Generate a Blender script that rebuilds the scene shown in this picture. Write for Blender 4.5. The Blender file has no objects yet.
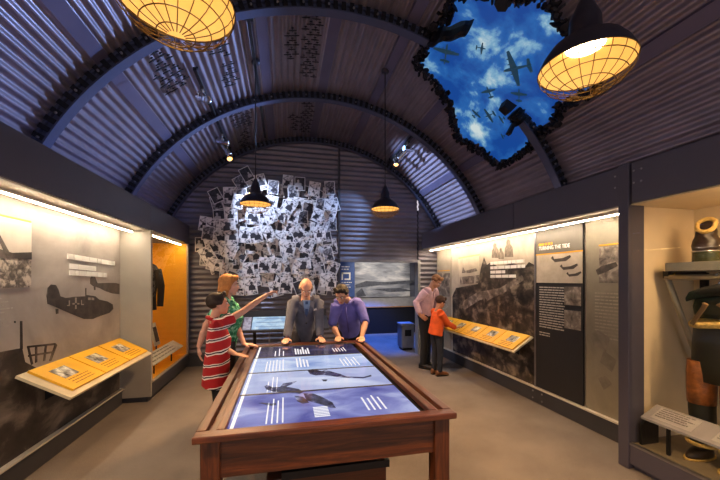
import bpy, bmesh, math, random
from mathutils import Vector, Matrix, Quaternion, noise
V = Vector
PI = math.pi
sc = bpy.context.scene
COL = sc.collection
rnd = random.Random(7)

# ---------------------------------------------------------------- camera model
EYE = 1.6
YAW = math.radians(12.7)
FPX = 333.0
def ray(px, py):
    u = (px-360)/FPX; v = (279-py)/FPX
    return V((math.sin(YAW)+u*math.cos(YAW), math.cos(YAW)-u*math.sin(YAW), v))
def onX(px, py, x):
    r = ray(px, py); t = x/r.x
    return V((0, 0, EYE))+r*t
def onY(px, py, y):
    r = ray(px, py); t = y/r.y
    return V((0, 0, EYE))+r*t
def onZ(px, py, z):
    r = ray(px, py); t = (z-EYE)/r.z
    return V((0, 0, EYE))+r*t
VX, VZ, VR = 0.58, 1.4, 2.98          # the vault: axis along Y
def onV(px, py, R=VR):
    r = ray(px, py)
    a = r.x**2+r.z**2; b = 2*(-r.x*VX+r.z*(EYE-VZ)); c = VX**2+(EYE-VZ)**2-R*R
    t = (-b+math.sqrt(b*b-4*a*c))/2/a
    p = V((0, 0, EYE))+r*t
    return math.degrees(math.atan2(p.z-VZ, p.x-VX)), p.y
def vp(th, y, R=VR):
    t = math.radians(th)
    return V((VX+R*math.cos(t), y, VZ+R*math.sin(t)))

# ---------------------------------------------------------------- materials
def lin(h):
    h = h.lstrip('#')
    out = []
    for i in (0, 2, 4):
        c = int(h[i:i+2], 16)/255
        out.append(c/12.92 if c <= 0.04045 else ((c+0.055)/1.055)**2.4)
    return (*out, 1)
def newmat(name):
    m = bpy.data.materials.new(name); m.use_nodes = True
    nt = m.node_tree
    return m, nt, nt.nodes['Principled BSDF']
def N(nt, t, **kw):
    n = nt.nodes.new(t)
    for k, v in kw.items():
        if k in n.inputs: n.inputs[k].default_value = v
        else: setattr(n, k, v)
    return n
def ramp(nt, fac, stops):
    r = nt.nodes.new('ShaderNodeValToRGB')
    e = r.color_ramp.elements
    while len(e) < len(stops): e.new(0.5)
    for i, (p, c) in enumerate(stops):
        e[i].position = p; e[i].color = lin(c) if isinstance(c, str) else c
    nt.links.new(fac, r.inputs[0])
    return r
def coords(nt, scale=(1, 1, 1), kind='Object', rot=(0, 0, 0)):
    tc = nt.nodes.new('ShaderNodeTexCoord'); mp = nt.nodes.new('ShaderNodeMapping')
    mp.inputs['Scale'].default_value = scale; mp.inputs['Rotation'].default_value = rot
    nt.links.new(tc.outputs[kind], mp.inputs[0])
    return mp.outputs[0]
def bump(nt, b, fac, strength=0.3, dist=0.01):
    n = nt.nodes.new('ShaderNodeBump'); n.inputs['Strength'].default_value = strength; n.inputs['Distance'].default_value = dist
    nt.links.new(fac, n.inputs['Height']); nt.links.new(n.outputs[0], b.inputs['Normal'])
def plain(name, col, rough=0.55, metal=0.0, var=0.12, scale=9.0, bumpy=0.0, emit=None, spec=None):
    """a slightly mottled paint, cloth, metal or plastic"""
    m, nt, b = newmat(name)
    c = lin(col)
    nz = N(nt, 'ShaderNodeTexNoise', Scale=scale, Detail=4.0)
    nt.links.new(coords(nt), nz.inputs['Vector'])
    lo = tuple(max(0, x*(1-var)) for x in c[:3])+(1,); hi = tuple(min(1, x*(1+var)) for x in c[:3])+(1,)
    r = ramp(nt, nz.outputs[0], [(0.3, lo), (0.7, hi)])
    nt.links.new(r.outputs[0], b.inputs['Base Color'])
    b.inputs['Roughness'].default_value = rough; b.inputs['Metallic'].default_value = metal
    if spec is not None: b.inputs['Specular IOR Level'].default_value = spec
    if bumpy: bump(nt, b, nz.outputs[0], bumpy)
    if emit:
        b.inputs['Emission Color'].default_value = lin(emit[0]); b.inputs['Emission Strength'].default_value = emit[1]
    return m
def glow(name, col, s):
    m, nt, b = newmat(name)
    b.inputs['Base Color'].default_value = (0.02, 0.02, 0.02, 1)
    b.inputs['Emission Color'].default_value = lin(col); b.inputs['Emission Strength'].default_value = s
    return m
def wood(name, axis, dark='#1c0b04', light='#6e3916'):
    m, nt, b = newmat(name)
    s = [26, 26, 26]; s['XYZ'.index(axis)] = 1.6
    nz = N(nt, 'ShaderNodeTexNoise', Scale=1.3, Detail=8.0, Roughness=0.7, Distortion=1.1)
    nt.links.new(coords(nt, tuple(s)), nz.inputs['Vector'])
    r = ramp(nt, nz.outputs[0], [(0.28, dark), (0.5, '#47210c'), (0.72, light)])
    nt.links.new(r.outputs[0], b.inputs['Base Color'])
    b.inputs['Roughness'].default_value = 0.38
    bump(nt, b, nz.outputs[0], 0.15)
    return m
def photo_mat(name, stops, scale=6.0, detail=8.0, rough=0.5, stretch=(1, 1, 1), dist=0.4):
    """a printed photograph: broken tones"""
    m, nt, b = newmat(name)
    nz = N(nt, 'ShaderNodeTexNoise', Scale=scale, Detail=detail, Roughness=0.6, Distortion=dist)
    nt.links.new(coords(nt, stretch), nz.inputs['Vector'])
    r = ramp(nt, nz.outputs[0], stops)
    nt.links.new(r.outputs[0], b.inputs['Base Color'])
    b.inputs['Roughness'].default_value = rough
    return m

M = {}
M['vault'] = plain('corrugated_steel', '#83777c', 0.34, 0.45, 0.15, 3.0)
M['band'] = plain('seam_steel', '#5c5567', 0.42, 0.4, 0.1, 3.0)
M['endwall'] = plain('end_wall_steel', '#747078', 0.42, 0.4, 0.12, 3.0)
M['navy'] = plain('navy_paint', '#47434f', 0.5, 0.0, 0.05, 4.0)
M['rib'] = plain('rib_paint', '#43475c', 0.45, 0.2, 0.1, 6.0)
M['ribdark'] = plain('rib_gusset', '#0d0d12', 0.6, 0.3, 0.2, 12.0)
M['black'] = plain('black_metal', '#101013', 0.5, 0.3, 0.2)
M['cream'] = plain('cream_paint', '#c9bfae', 0.6, 0.0, 0.04, 5.0)
M['greyend'] = plain('grey_paint', '#9d978c', 0.6, 0.0, 0.05, 5.0)
M['base'] = plain('grey_base', '#3a3a3f', 0.5, 0.0, 0.08, 6.0)
M['ledge'] = plain('pale_ledge', '#cfc8ba', 0.4, 0.1, 0.05)
M['chrome'] = plain('silver_metal', '#b9b6b2', 0.25, 1.0, 0.1, 20.0)
M['bolt'] = plain('bolt_metal', '#8f8d90', 0.35, 0.9, 0.1, 30.0)
M['white'] = plain('white_letters', '#f2eee6', 0.5, 0.0, 0.02)
M['oakX'] = wood('oak_grain_across', 'X'); M['oakY'] = wood('oak_grain_along', 'Y'); M['oakZ'] = wood('oak_grain_upright', 'Z')
def carpet():
    m, nt, b = newmat('carpet')
    co = coords(nt)
    a = N(nt, 'ShaderNodeTexNoise', Scale=260.0, Detail=3.0); c = N(nt, 'ShaderNodeTexNoise', Scale=2.2, Detail=4.0)
    nt.links.new(co, a.inputs['Vector']); nt.links.new(co, c.inputs['Vector'])
    mx = N(nt, 'ShaderNodeMix', data_type='FLOAT'); mx.inputs[0].default_value = 0.35
    nt.links.new(a.outputs[0], mx.inputs[2]); nt.links.new(c.outputs[0], mx.inputs[3])
    r = ramp(nt, mx.outputs[0], [(0.3, '#5e5752'), (0.7, '#8d847c')])
    nt.links.new(r.outputs[0], b.inputs['Base Color'])
    b.inputs['Roughness'].default_value = 0.95; b.inputs['Specular IOR Level'].default_value = 0.1
    bump(nt, b, a.outputs[0], 0.5, 0.004)
    return m
M['carpet'] = carpet()
def glass(name='case_glass', tint=(1, 1, 1, 1)):
    m, nt, b = newmat(name)
    out = nt.nodes['Material Output']
    tr = N(nt, 'ShaderNodeBsdfTransparent'); tr.inputs[0].default_value = tint
    gl = N(nt, 'ShaderNodeBsdfGlossy', Roughness=0.02)
    fr = N(nt, 'ShaderNodeFresnel', IOR=1.25)
    mx = N(nt, 'ShaderNodeMixShader')
    ge = N(nt, 'ShaderNodeNewGeometry'); iv = N(nt, 'ShaderNodeMath', operation='SUBTRACT'); iv.inputs[0].default_value = 1.0; nt.links.new(ge.outputs['Backfacing'], iv.inputs[1])
    ml = N(nt, 'ShaderNodeMath', operation='MULTIPLY'); nt.links.new(fr.outputs[0], ml.inputs[0]); nt.links.new(iv.outputs[0], ml.inputs[1])
    nt.links.new(ml.outputs[0], mx.inputs[0]); nt.links.new(tr.outputs[0], mx.inputs[1]); nt.links.new(gl.outputs[0], mx.inputs[2])
    nt.links.new(mx.outputs[0], out.inputs['Surface'])
    return m
M['glass'] = glass(tint=(0.96, 0.98, 0.96, 1))

# ---------------------------------------------------------------- mesh helpers
def B(): return bmesh.new()
def quadface(bm, pts, mi=0):
    f = bm.faces.new([bm.verts.new(p) for p in pts]); f.material_index = mi
    return f
def box(bm, lo, hi, mi=0, mat=None):
    vs = []
    for z in (lo[2], hi[2]):
        for (x, y) in ((lo[0], lo[1]), (hi[0], lo[1]), (hi[0], hi[1]), (lo[0], hi[1])):
            p = V((x, y, z)); vs.append(bm.verts.new(mat @ p if mat else p))
    for q in ((3, 2, 1, 0), (4, 5, 6, 7), (0, 1, 5, 4), (1, 2, 6, 5), (2, 3, 7, 6), (3, 0, 4, 7)):
        f = bm.faces.new([vs[i] for i in q]); f.material_index = mi
    return bm
def frame_of(d):
    d = d.normalized()
    a = V((0, 0, 1)) if abs(d.z) < 0.9 else V((0, 1, 0))
    s = d.cross(a).normalized(); t = s.cross(d).normalized()
    return s, t
def rings(bm, secs, cap=True, mi=0, closed=True):
    """secs: lists of points, skinned one to the next"""
    vv = [[bm.verts.new(p) for p in s] for s in secs]
    n = len(vv[0])
    for a, b in zip(vv, vv[1:]):
        for i in range(n if closed else n-1):
            f = bm.faces.new((a[i], a[(i+1) % n], b[(i+1) % n], b[i])); f.material_index = mi; f.smooth = True
    if cap and closed:
        f = bm.faces.new(vv[0][::-1]); f.material_index = mi
        f = bm.faces.new(vv[-1]); f.material_index = mi
    return bm
def tube(bm, pts, rad, n=10, mi=0, flat=1.0, side=None):
    """a tube through pts; flat squashes it along the second axis; side fixes the first axis"""
    pts = [V(p) for p in pts]
    if not isinstance(rad, (list, tuple)): rad = [rad]*len(pts)
    secs = []
    for i, p in enumerate(pts):
        d = (pts[min(i+1, len(pts)-1)]-pts[max(i-1, 0)]).normalized()
        if side is not None:
            s = (side-d*side.dot(d)).normalized(); t = s.cross(d).normalized()
        else: s, t = frame_of(d)
        secs.append([p+s*math.cos(2*PI*k/n)*rad[i]+t*math.sin(2*PI*k/n)*rad[i]*flat for k in range(n)])
    return rings(bm, secs, True, mi)
def lathe(bm, prof, c=(0, 0, 0), n=32, mi=0, axis=None):
    """prof: (radius, height)"""
    c = V(c); ax = V(axis).normalized() if axis is not None else V((0, 0, 1))
    s, t = frame_of(ax)
    secs = [[c+ax*h+(s*math.cos(2*PI*k/n)+t*math.sin(2*PI*k/n))*max(r, 1e-4) for k in range(n)] for r, h in prof]
    return rings(bm, secs, False, mi)
def ell(bm, c, r, axes=None, n=14, mi=0):
    """ellipsoid; axes: three unit vectors"""
    ax = axes or (V((1, 0, 0)), V((0, 1, 0)), V((0, 0, 1)))
    c = V(c); m = n//2
    secs = []
    for i in range(m+1):
        ph = -PI/2+PI*i/m
        cr = max(math.cos(ph), 1e-3)
        secs.append([c+ax[0]*r[0]*cr*math.cos(2*PI*k/n)+ax[1]*r[1]*cr*math.sin(2*PI*k/n)+ax[2]*r[2]*math.sin(ph) for k in range(n)])
    return rings(bm, secs, True, mi)
def prism(bm, poly, off, mi=0):
    """a flat outline (3D points) given thickness: off is the extrusion vector"""
    off = V(off)
    a = [bm.verts.new(V(p)) for p in poly]; b = [bm.verts.new(V(p)+off) for p in poly]
    n = len(a)
    f = bm.faces.new(a); f.material_index = mi
    f = bm.faces.new(b[::-1]); f.material_index = mi
    for i in range(n):
        f = bm.faces.new((a[(i+1) % n], a[i], b[i], b[(i+1) % n])); f.material_index = mi
    return bm
def wloc(o):
    l = V((0, 0, 0))
    while o is not None: l = l+o.location; o = o.parent
    return l
def link(name, bm, mat, parent=None, loc=None, smooth=None, normals=True):
    """bmesh in room coordinates -> one mesh object; its origin goes to its parent's, or to its own base"""
    if normals: bmesh.ops.recalc_face_normals(bm, faces=bm.faces)
    me = bpy.data.meshes.new(name)
    o = bpy.data.objects.new(name, me); COL.objects.link(o)
    for mm in (mat if isinstance(mat, (list, tuple)) else [mat]): me.materials.append(mm)
    if parent is not None:
        base = wloc(parent); o.parent = parent
    elif loc is not None: base = V(loc); o.location = base
    else:
        xs = [v.co for v in bm.verts]
        base = V(((min(p.x for p in xs)+max(p.x for p in xs))/2, (min(p.y for p in xs)+max(p.y for p in xs))/2, min(p.z for p in xs)))
        o.location = base
    bm.transform(Matrix.Translation(-base)); bm.to_mesh(me); bm.free()
    if smooth is not None: me.polygons.foreach_set('use_smooth', [smooth]*len(me.polygons))
    return o
def tag(o, label, cat, group=None, kind=None):
    if label: o['label'] = label
    if cat: o['category'] = cat
    if group: o['group'] = group
    if kind: o['kind'] = kind
    return o
def root(name, loc, label, cat, group=None):
    o = bpy.data.objects.new(name, None); COL.objects.link(o); o.location = loc
    o.empty_display_size = 0.1
    return tag(o, label, cat, group)
def struct(name, bm, mat, parent=None, **kw):
    o = link(name, bm, mat, parent, **kw)
    if parent is None: o['kind'] = 'structure'
    return o
def bevel(o, w=0.005, seg=2):
    m = o.modifiers.new('soft_edges', 'BEVEL'); m.width = w; m.segments = seg; m.limit_method = 'ANGLE'
    return o
def bake(o):
    """apply modifiers"""
    dg = bpy.context.evaluated_depsgraph_get(); dg.update()
    me = bpy.data.meshes.new_from_object(o.evaluated_get(dg), depsgraph=dg)
    old = o.data; o.modifiers.clear(); o.data = me; bpy.data.meshes.remove(old)
    return o
def fuse(o, voxel=0.008, it=3, fac=0.5):
    m = o.modifiers.new('r', 'REMESH'); m.mode = 'VOXEL'; m.voxel_size = voxel; m.use_smooth_shade = True
    if it:
        s = o.modifiers.new('s', 'SMOOTH'); s.iterations = it; s.factor = fac
    bpy.context.view_layer.update()
    bake(o); o.data.polygons.foreach_set('use_smooth', [True]*len(o.data.polygons))
    return o
def copy_tree(o, parent=None):
    c = o.copy(); COL.objects.link(c)
    if parent is not None: c.parent = parent
    for ch in list(o.children): copy_tree(ch, c)
    return c
def word_rows(bm, org, ud, vd, w, rows, pitch, h, t, seed=1, wmin=0.02, wmax=0.06, ragged=0.25, mi=0):
    """lines of lettering too small to read: word-long strokes. t = thickness vector"""
    r = random.Random(seed)
    for i in range(rows):
        x = 0.0; end = w*(1-ragged*r.random())
        while x < end:
            l = min(r.uniform(wmin, wmax), end-x)
            a = org+ud*x+vd*(pitch*i)
            prism(bm, [a, a+ud*l, a+ud*l+vd*h, a+vd*h], t, mi)
            x += l+wmin*0.45
    return bm
def text_mesh(body, size, org, ud, vd, thick=0.003):
    """real lettering as a mesh: ud along the line, vd up"""
    cu = bpy.data.curves.new('lettering', 'FONT'); cu.body = body; cu.size = size; cu.extrude = thick/2; cu.resolution_u = 2
    o = bpy.data.objects.new('lettering', cu); COL.objects.link(o)
    dg = bpy.context.evaluated_depsgraph_get(); dg.update()
    me = bpy.data.meshes.new_from_object(o.evaluated_get(dg), depsgraph=dg)
    bm = bmesh.new(); bm.from_mesh(me)
    bpy.data.objects.remove(o); bpy.data.meshes.remove(me); bpy.data.curves.remove(cu)
    n = ud.cross(vd)
    for v in bm.verts: v.co = V(org)+ud*v.co.x+vd*v.co.y+n*v.co.z
    return bm
def lamp(name, kind, loc, col, energy, aim=None, **kw):
    l = bpy.data.lights.new(name, kind); l.color = lin(col)[:3]; l.energy = energy
    for k, v in kw.items(): setattr(l, k, v)
    o = bpy.data.objects.new(name, l); COL.objects.link(o); o.location = loc
    if aim is not None: o.rotation_euler = (V(aim)-V(loc)).to_track_quat('-Z', 'Y').to_euler()
    return o
# ================================================================ the room
LX, RX = -1.70, 2.83              # header and case faces
LW, RW = -2.05, 3.20              # graphic walls
YB = 6.65                         # end wall
ZT, ZS = 2.57, 2.235              # header top, soffit
def rect_col(bm, x0, x1, y0, y1, z0, z1, mi=0): return box(bm, (x0, y0, z0), (x1, y1, z1), mi)

bm = B(); rect_col(bm, -2.6, 3.8, -1.6, 10.2, -0.08, 0.0)
floor = struct('floor', bm, M['carpet']); tag(floor, 'taupe carpet floor of the hut', 'floor')

# ---- corrugated barrel vault with a torn hole
HOLE_PX = [(455,-2),(452,12),(442,23),(430,37),(428,50),(420,62),(430,73),(443,87),(452,100),(457,123),(462,137),(483,147),
           (493,158),(500,162),(510,157),(519,152),(530,145),(531,135),(541,127),(556,117),(557,104),(571,97),(590,88),(600,60),(575,40),(567,33),(560,20),(547,7),
           (540,-3),(525,2),(508,4),(495,-4),(465,-6)]
HOLE = [onV(x, y) for x, y in HOLE_PX]
def inside(a, y, poly):
    c = False; n = len(poly)
    for i in range(n):
        (x1, y1), (x2, y2) = poly[i], poly[i-1]
        if (y1 > y) != (y2 > y) and a < (x2-x1)*(y-y1)/(y2-y1)+x1: c = not c
    return c
BANDS = [135.3, 106.0, 91.0, 76.0, 60.0, 42.0]
PITCH, AMP = 0.084, 0.0165
def vault_r(th):
    for b in BANDS:
        d = abs(th-b)*math.radians(1)*VR
        if d < 0.065: return VR-0.022
    s = math.radians(th)*VR
    return VR+AMP*math.cos(2*PI*s/PITCH)
TH0, TH1 = 19.5, 160.5
nth = 700
ths = [TH0+(TH1-TH0)*i/nth for i in range(nth+1)]
ys = [-3.0, -1.4, 0.2, 1.2]; y = 1.9
while y < 4.5: ys.append(y); y += 0.035
ys += [4.6, 5.3, 6.0, YB+0.04]
bm = B()
hy0 = min(p[1] for p in HOLE); hy1 = max(p[1] for p in HOLE)
rowsv = [[bm.verts.new(vp(t, y, vault_r(t))) for t in ths] for y in ys]
for j in range(len(ys)-1):
    ym = (ys[j]+ys[j+1])/2
    for i in range(nth):
        tm = (ths[i]+ths[i+1])/2
        if hy0 < ym < hy1 and inside(tm, ym, HOLE): continue
        f = bm.faces.new((rowsv[j][i], rowsv[j][i+1], rowsv[j+1][i+1], rowsv[j+1][i])); f.smooth = True
        band = any(abs(tm-b)*math.radians(1)*VR < 0.066 for b in BANDS)
        f.material_index = 1 if band else 0
        if band: f.smooth = False
bmesh.ops.delete(bm, geom=[v for v in bm.verts if not v.link_faces], context='VERTS')
ceiling = struct('ceiling', bm, [M['vault'], M['band']], normals=False); tag(ceiling, 'curved corrugated steel vault of the hut with a torn hole', 'ceiling')

# ---- arched ribs, bolted; the nearest one is broken across the hole
def arc_strip(bm, a0, a1, r0, r1, y0, y1, step=1.5, mi=0):
    n = max(2, int((a1-a0)/step)); secs = []
    for i in range(n+1):
        t = a0+(a1-a0)*i/n
        secs.append([vp(t, y0, r0), vp(t, y1, r0), vp(t, y1, r1), vp(t, y0, r1)])
    rings(bm, secs, True, mi)
    for f in bm.faces: f.smooth = False
def rib(n, y, spans, label):
    bm = B()
    for a0, a1 in spans:
        arc_strip(bm, a0, a1, VR-0.118, VR-0.104, y-0.05, y+0.05)
        arc_strip(bm, a0, a1, VR-0.104, VR-0.03, y-0.012, y+0.012)
        arc_strip(bm, a0, a1, VR-0.04, VR-0.018, y-0.04, y+0.04)
    o = struct('trim_%d' % n, bm, M['rib']); tag(o, label, 'rib')
    bm = B()
    for a0, a1 in spans:
        k = 0; t = a0+0.8
        while t < a1-0.6:
            m = Matrix.Translation(vp(t, y, VR-0.062)) @ Matrix.Rotation(-math.radians(t-90), 4, 'Y')
            box(bm, (-0.022, -0.054, -0.042), (0.022, -0.012, 0.045), 0, m)
            box(bm, (-0.022, 0.012, -0.042), (0.022, 0.054, 0.045), 0, m)
            t += 1.62
    link('rib_lattice', bm, M['ribdark'], o)
    bm = B()
    for a0, a1 in spans:
        t = a0+2
        while t < a1:
            m = vp(t, y-0.056, VR-0.07)
            lathe(bm, [(0.001, -0.014), (0.011, -0.012), (0.011, 0.0)], m, 8, 0, (0, 1, 0)); t += 4.9
    link('rib_rivet', bm, M['bolt'], o)
    return o
NEAR, MID, FAR = 3.32, 4.98, 6.58
rib(1, NEAR, [(20, 45.0), (71.5, 160)], 'nearest arched steel rib broken off where the roof is torn open')
rib(2, MID, [(20, 160)], 'middle arched steel rib across the corrugated vault')
rib(3, FAR, [(20, 160)], 'furthest arched steel rib against the end wall')

# torn edge of the hole: bent, charred shards of sheet
r2 = random.Random(3)
bm = B()
HCA = sum(p[0] for p in HOLE)/len(HOLE); HCY = sum(p[1] for p in HOLE)/len(HOLE)
n = len(HOLE)
for i in range(n):
    (a1, y1), (a2, y2) = HOLE[i], HOLE[(i+1) % n]
    L = math.hypot(math.radians(a2-a1)*VR, y2-y1); k = max(2, int(L/0.028))
    for j in range(k):
        f = (j+r2.random())/k
        a = a1+(a2-a1)*f; y = y1+(y2-y1)*f
        for lump in range(3):
            da, dy = a-HCA, y-HCY; q = r2.uniform(-0.01, 0.085)/max(math.hypot(math.radians(da)*VR, dy), .1)
            c = vp(a+da*q+r2.uniform(-0.5, 0.5), y+dy*q+r2.uniform(-0.015, 0.015), VR-r2.uniform(0.0, 0.075))
            s = r2.uniform(0.018, 0.05)
            ax = [V((r2.gauss(0, 1), r2.gauss(0, 1), r2.gauss(0, 1))).normalized() for _ in range(3)]
            if lump == 0:
                e = ax[0].cross(ax[1]).normalized()
                poly = [c+(ax[0]*math.cos(2*PI*m/6)+ax[0].cross(e)*math.sin(2*PI*m/6))*s*r2.uniform(.6, 1.5) for m in range(6)]
                prism(bm, poly, e*r2.uniform(.006, .02))
            else:
                ell(bm, c, (s*r2.uniform(.5, 1.2), s*r2.uniform(.4, 1), s*r2.uniform(.3, .8)), (ax[0], ax[0].cross(ax[1]).normalized(), ax[0].cross(ax[0].cross(ax[1])).normalized()), 6)
for f_ in bm.faces: f_.smooth = False
torn = link('torn_metal_edge', bm, plain('charred_metal', '#17151a', 0.6, 0.5, 0.3, 15.0))
tag(torn, 'ragged charred metal edging the hole in the ceiling', 'torn metal', None, 'structure')

# broken rib ends: charred beams hanging into the hole, fixed to the stubs
def broken_end(a0, y0, a1, y1, drop, label):
    bm = B(); rr = random.Random(int(a0)); k = 9; pts = []
    for i in range(k+1):
        f = i/k; pts.append(vp(a0+(a1-a0)*f, y0+(y1-y0)*f, VR-0.09-drop*f*f))
    secs = []
    for i, p in enumerate(pts):
        up = V((VX-p.x, 0, VZ-p.z)).normalized()
        sd = V((0, 1, 0))
        w = 0.05+rr.uniform(-.012, .02); h = 0.06+rr.uniform(-.012, .025)
        secs.append([p+up*h+sd*w, p+up*h*1.2, p+up*h-sd*w, p-sd*w*1.3, p-up*h-sd*w, p-up*h+sd*w])
    rings(bm, secs, True)
    for f in bm.faces: f.smooth = False
    o = link('broken_beam', bm, M['ribdark']); tag(o, label, 'beam', None, 'structure')
    return o
ua, ub = onV(430, 38, VR-.08), onV(470, 27, VR-.08)
broken_end(ua[0], ua[1], ub[0], ub[1], 0.0, 'charred end of the broken roof rib jutting in from the upper edge of the hole')
b2 = broken_end(44.0, NEAR, 47.0, NEAR+0.0, 0.02, 'charred end of the broken roof rib rising from the lower edge of the hole')
bm = B()
c = vp(47.0, NEAR, VR-0.09)
prism(bm, [c+V((0.0, -0.05, 0.04)), c+V((-0.13, -0.05, 0.10)), c+V((-0.17, -0.05, 0.02)), c+V((-0.08, -0.05, -0.04))], (0, 0.10, 0))
link('bent_bracket', bm, M['ribdark'], b2)
bm = B(); q = vp(45.6, NEAR, VR-0.13)
prism(bm, [q, q+V((0.03, 0, -0.02)), q+V((-0.06, 0, -0.19)), q+V((-0.10, 0, -0.17))], (0, 0.05, 0))
link('hanging_splinter', bm, M['ribdark'], b2)

# ---- backlit sky behind the hole
def sky_mat():
    m, nt, b = newmat('backlit_sky')
    co = coords(nt, (1.0, 1.0, 1.0))
    nz = N(nt, 'ShaderNodeTexNoise', Scale=1.45, Detail=9.0, Roughness=0.6, Distortion=0.25)
    nt.links.new(co, nz.inputs['Vector'])
    r = ramp(nt, nz.outputs[0], [(0.42, '#14489a'), (0.51, '#2a69b4'), (0.56, '#7fb0d0'), (0.63, '#d6e5e5')])
    b.inputs['Base Color'].default_value = (0.01, 0.01, 0.01, 1)
    b.inputs['Roughness'].default_value = 0.6
    nt.links.new(r.outputs[0], b.inputs['Emission Color']); b.inputs['Emission Strength'].default_value = 0.85
    return m
SR = VR+0.30
bm = B()
secs = [[vp(t, y, SR) for y in [1.6+0.3*i for i in range(14)]] for t in range(22, 92, 4)]
rings(bm, secs, False, 0, False)
sky = link('sky_mural', bm, sky_mat()); tag(sky, 'backlit blue sky picture with clouds and bombers seen through the torn ceiling', 'sky picture')
sky_root = sky
def plane_pts(bm, c, fwd, side, up, L, S, engines=0, t=0.02):
    """a solid little aeroplane: L length, S span"""
    def sec(f, w, h): return [c+fwd*(L*f)+side*w*math.cos(2*PI*k/8)*L+up*h*math.sin(2*PI*k/8)*L for k in range(8)]
    rings(bm, [sec(-.5, .012, .012), sec(-.3, .03, .035), sec(0, .05, .055), sec(.25, .055, .06), sec(.42, .04, .045), sec(.5, .01, .012)], True)
    T = up*t
    for s in (1, -1):
        prism(bm, [c+fwd*L*.22, c+fwd*L*.16+side*s*S*.5, c+fwd*L*.08+side*s*S*.5, c-fwd*L*.02], T)
        prism(bm, [c-fwd*L*.36, c-fwd*L*.42+side*s*S*.19, c-fwd*L*.49+side*s*S*.18, c-fwd*L*.49], T)
        for e in range(engines):
            q = c+side*s*S*(.14+.15*e)+fwd*L*(.20-.03*e)
            rings(bm, [[q+fwd*L*g+side*.018*L*math.cos(2*PI*k/6)+up*.02*L*math.sin(2*PI*k/6) for k in range(6)] for g in (-.1, .08)], True)
    prism(bm, [c-fwd*L*.38, c-fwd*L*.50, c-fwd*L*.50+up*L*.14, c-fwd*L*.45+up*L*.14], side*t)
SKYP = [(446,53,445,60,10,.32,2),(481,48,476,47,0,.14,1),(517,68,545,62,0,.42,2),(489,92,492,99,0,.20,1),(519,95,519,108,0,.20,1),(476,114,472,118,0,.16,1),(490,115,497,112,0,.22,1),(502,119,506,117,0,.12,1),(503,136,507,135,0,.08,0),(512,0,0,0,0,0,0)]
pm_dark = plain('plane_grey', '#2e4652', 0.6, 0.1, emit=('#1f4156', .55)); pm_lite = plain('plane_silver', '#9fb4bc', 0.4, 0.2, emit=('#7fa3b4', .6))
for (x, y, tx, ty, _, S, e) in SKYP[:9]:
    a, yy = onV(x, y, SR-0.05); a2, y2 = onV(tx, ty, SR-0.05)
    c = vp(a, yy, SR-0.05); d = (c-vp(a2, y2, SR-0.05)).normalized()
    up = V((VX-c.x, 0, VZ-c.z)).normalized(); sd = d.cross(up).normalized(); d = up.cross(sd)
    bm = B(); plane_pts(bm, c, d, sd, up, S*.8, S, e, 0.012)
    p = link('bomber', bm, pm_lite if x == 0 else pm_dark, sky)

# ---- headers (navy boxed bulkheads over the graphic walls)
def header(n, side, y0, y1, label):
    bm = B()
    if side < 0: rect_col(bm, LX-0.65, LX, y0, y1, ZS, ZT)
    else: rect_col(bm, RX, RX+0.75, y0, y1, ZS, ZT)
    o = struct('trim_%d' % n, bm, M['navy']); tag(o, label, 'bulkhead'); bevel(o, 0.004)
    return o
header(4, -1, -1.4, 4.815, 'navy bulkhead above the long left graphic wall')
header(5, -1, 4.825, 6.60, 'navy bulkhead above the orange-lit case')
header(6, 1, 3.70, 6.60, 'navy bulkhead above the far half of the right graphic wall')
header(7, 1, 2.33, 3.69, 'navy bulkhead above the black story panel')
header(8, 1, 0.4, 2.22, 'navy bulkhead above the flight clothing case')
# timber-brown sill between vault and header
for n, s in ((9, -1), (10, 1)):
    bm = B()
    x0, x1 = (LX-0.55, LX-0.20) if s < 0 else (RX+0.20, RX+0.55)
    rect_col(bm, x0, x1, -1.4, 6.60, ZT, ZT+0.045)
    rect_col(bm, *( (x0, x1-0.1) if s < 0 else (x0+0.1, x1)), -1.4, 6.60, ZT+0.045, ZT+0.10)
    o = struct('trim_%d' % n, bm, plain('brown_strip', '#54433f', 0.5, 0.3)); tag(o, 'brown strip along the foot of the vault', 'trim')

for n, x0, x1, y0, y1 in ((17, LX-.345, LX-.02, -1.4, 4.81), (18, RX+.02, RX+.365, 2.335, 6.59)):
    bm = B(); rect_col(bm, x0, x1, y0, y1, ZS-.012, ZS-.001); o = struct('trim_%d' % n, bm, M['cream']); tag(o, 'cream soffit board under the bulkhead', 'trim')
# ---- side walls behind the graphics
bm = B(); rect_col(bm, LW-0.10, LW-0.014, -1.4, 4.82, 0, ZS-.013)
struct('wall_left', bm, M['cream'])
bm = B(); rect_col(bm, RW+0.012, RW+0.10, 2.32, YB-.02, 0, ZS-.013)
struct('wall_right', bm, M['cream'])
bm = B(); rect_col(bm, LW-0.012, LW+0.02, -1.4, 4.82, 0, 0.19); b1 = struct('baseboard_left', bm, M['base'])
bm = B(); rect_col(bm, LW-0.012, LW+0.05, -1.4, 4.82, 0.19, 0.207); link('ledge', bm, M['ledge'], b1)
bm = B(); rect_col(bm, RW-0.03, RW+0.012, 2.33, YB-0.02, 0, 0.19); b1 = struct('baseboard_right', bm, M['base'])
bm = B(); rect_col(bm, RW-0.06, RW+0.012, 2.33, YB-0.02, 0.19, 0.207); link('ledge', bm, M['ledge'], b1)
bm = B()
for yy in (3.60, 3.76):
    for zz in (0.05, 0.14): lathe(bm, [(0.012, 0), (0.011, 0.006), (0.001, 0.008)], (RW-0.03, yy, zz), 8, 0, (-1, 0, 0))
link('rivet', bm, M['bolt'], b1)
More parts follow.
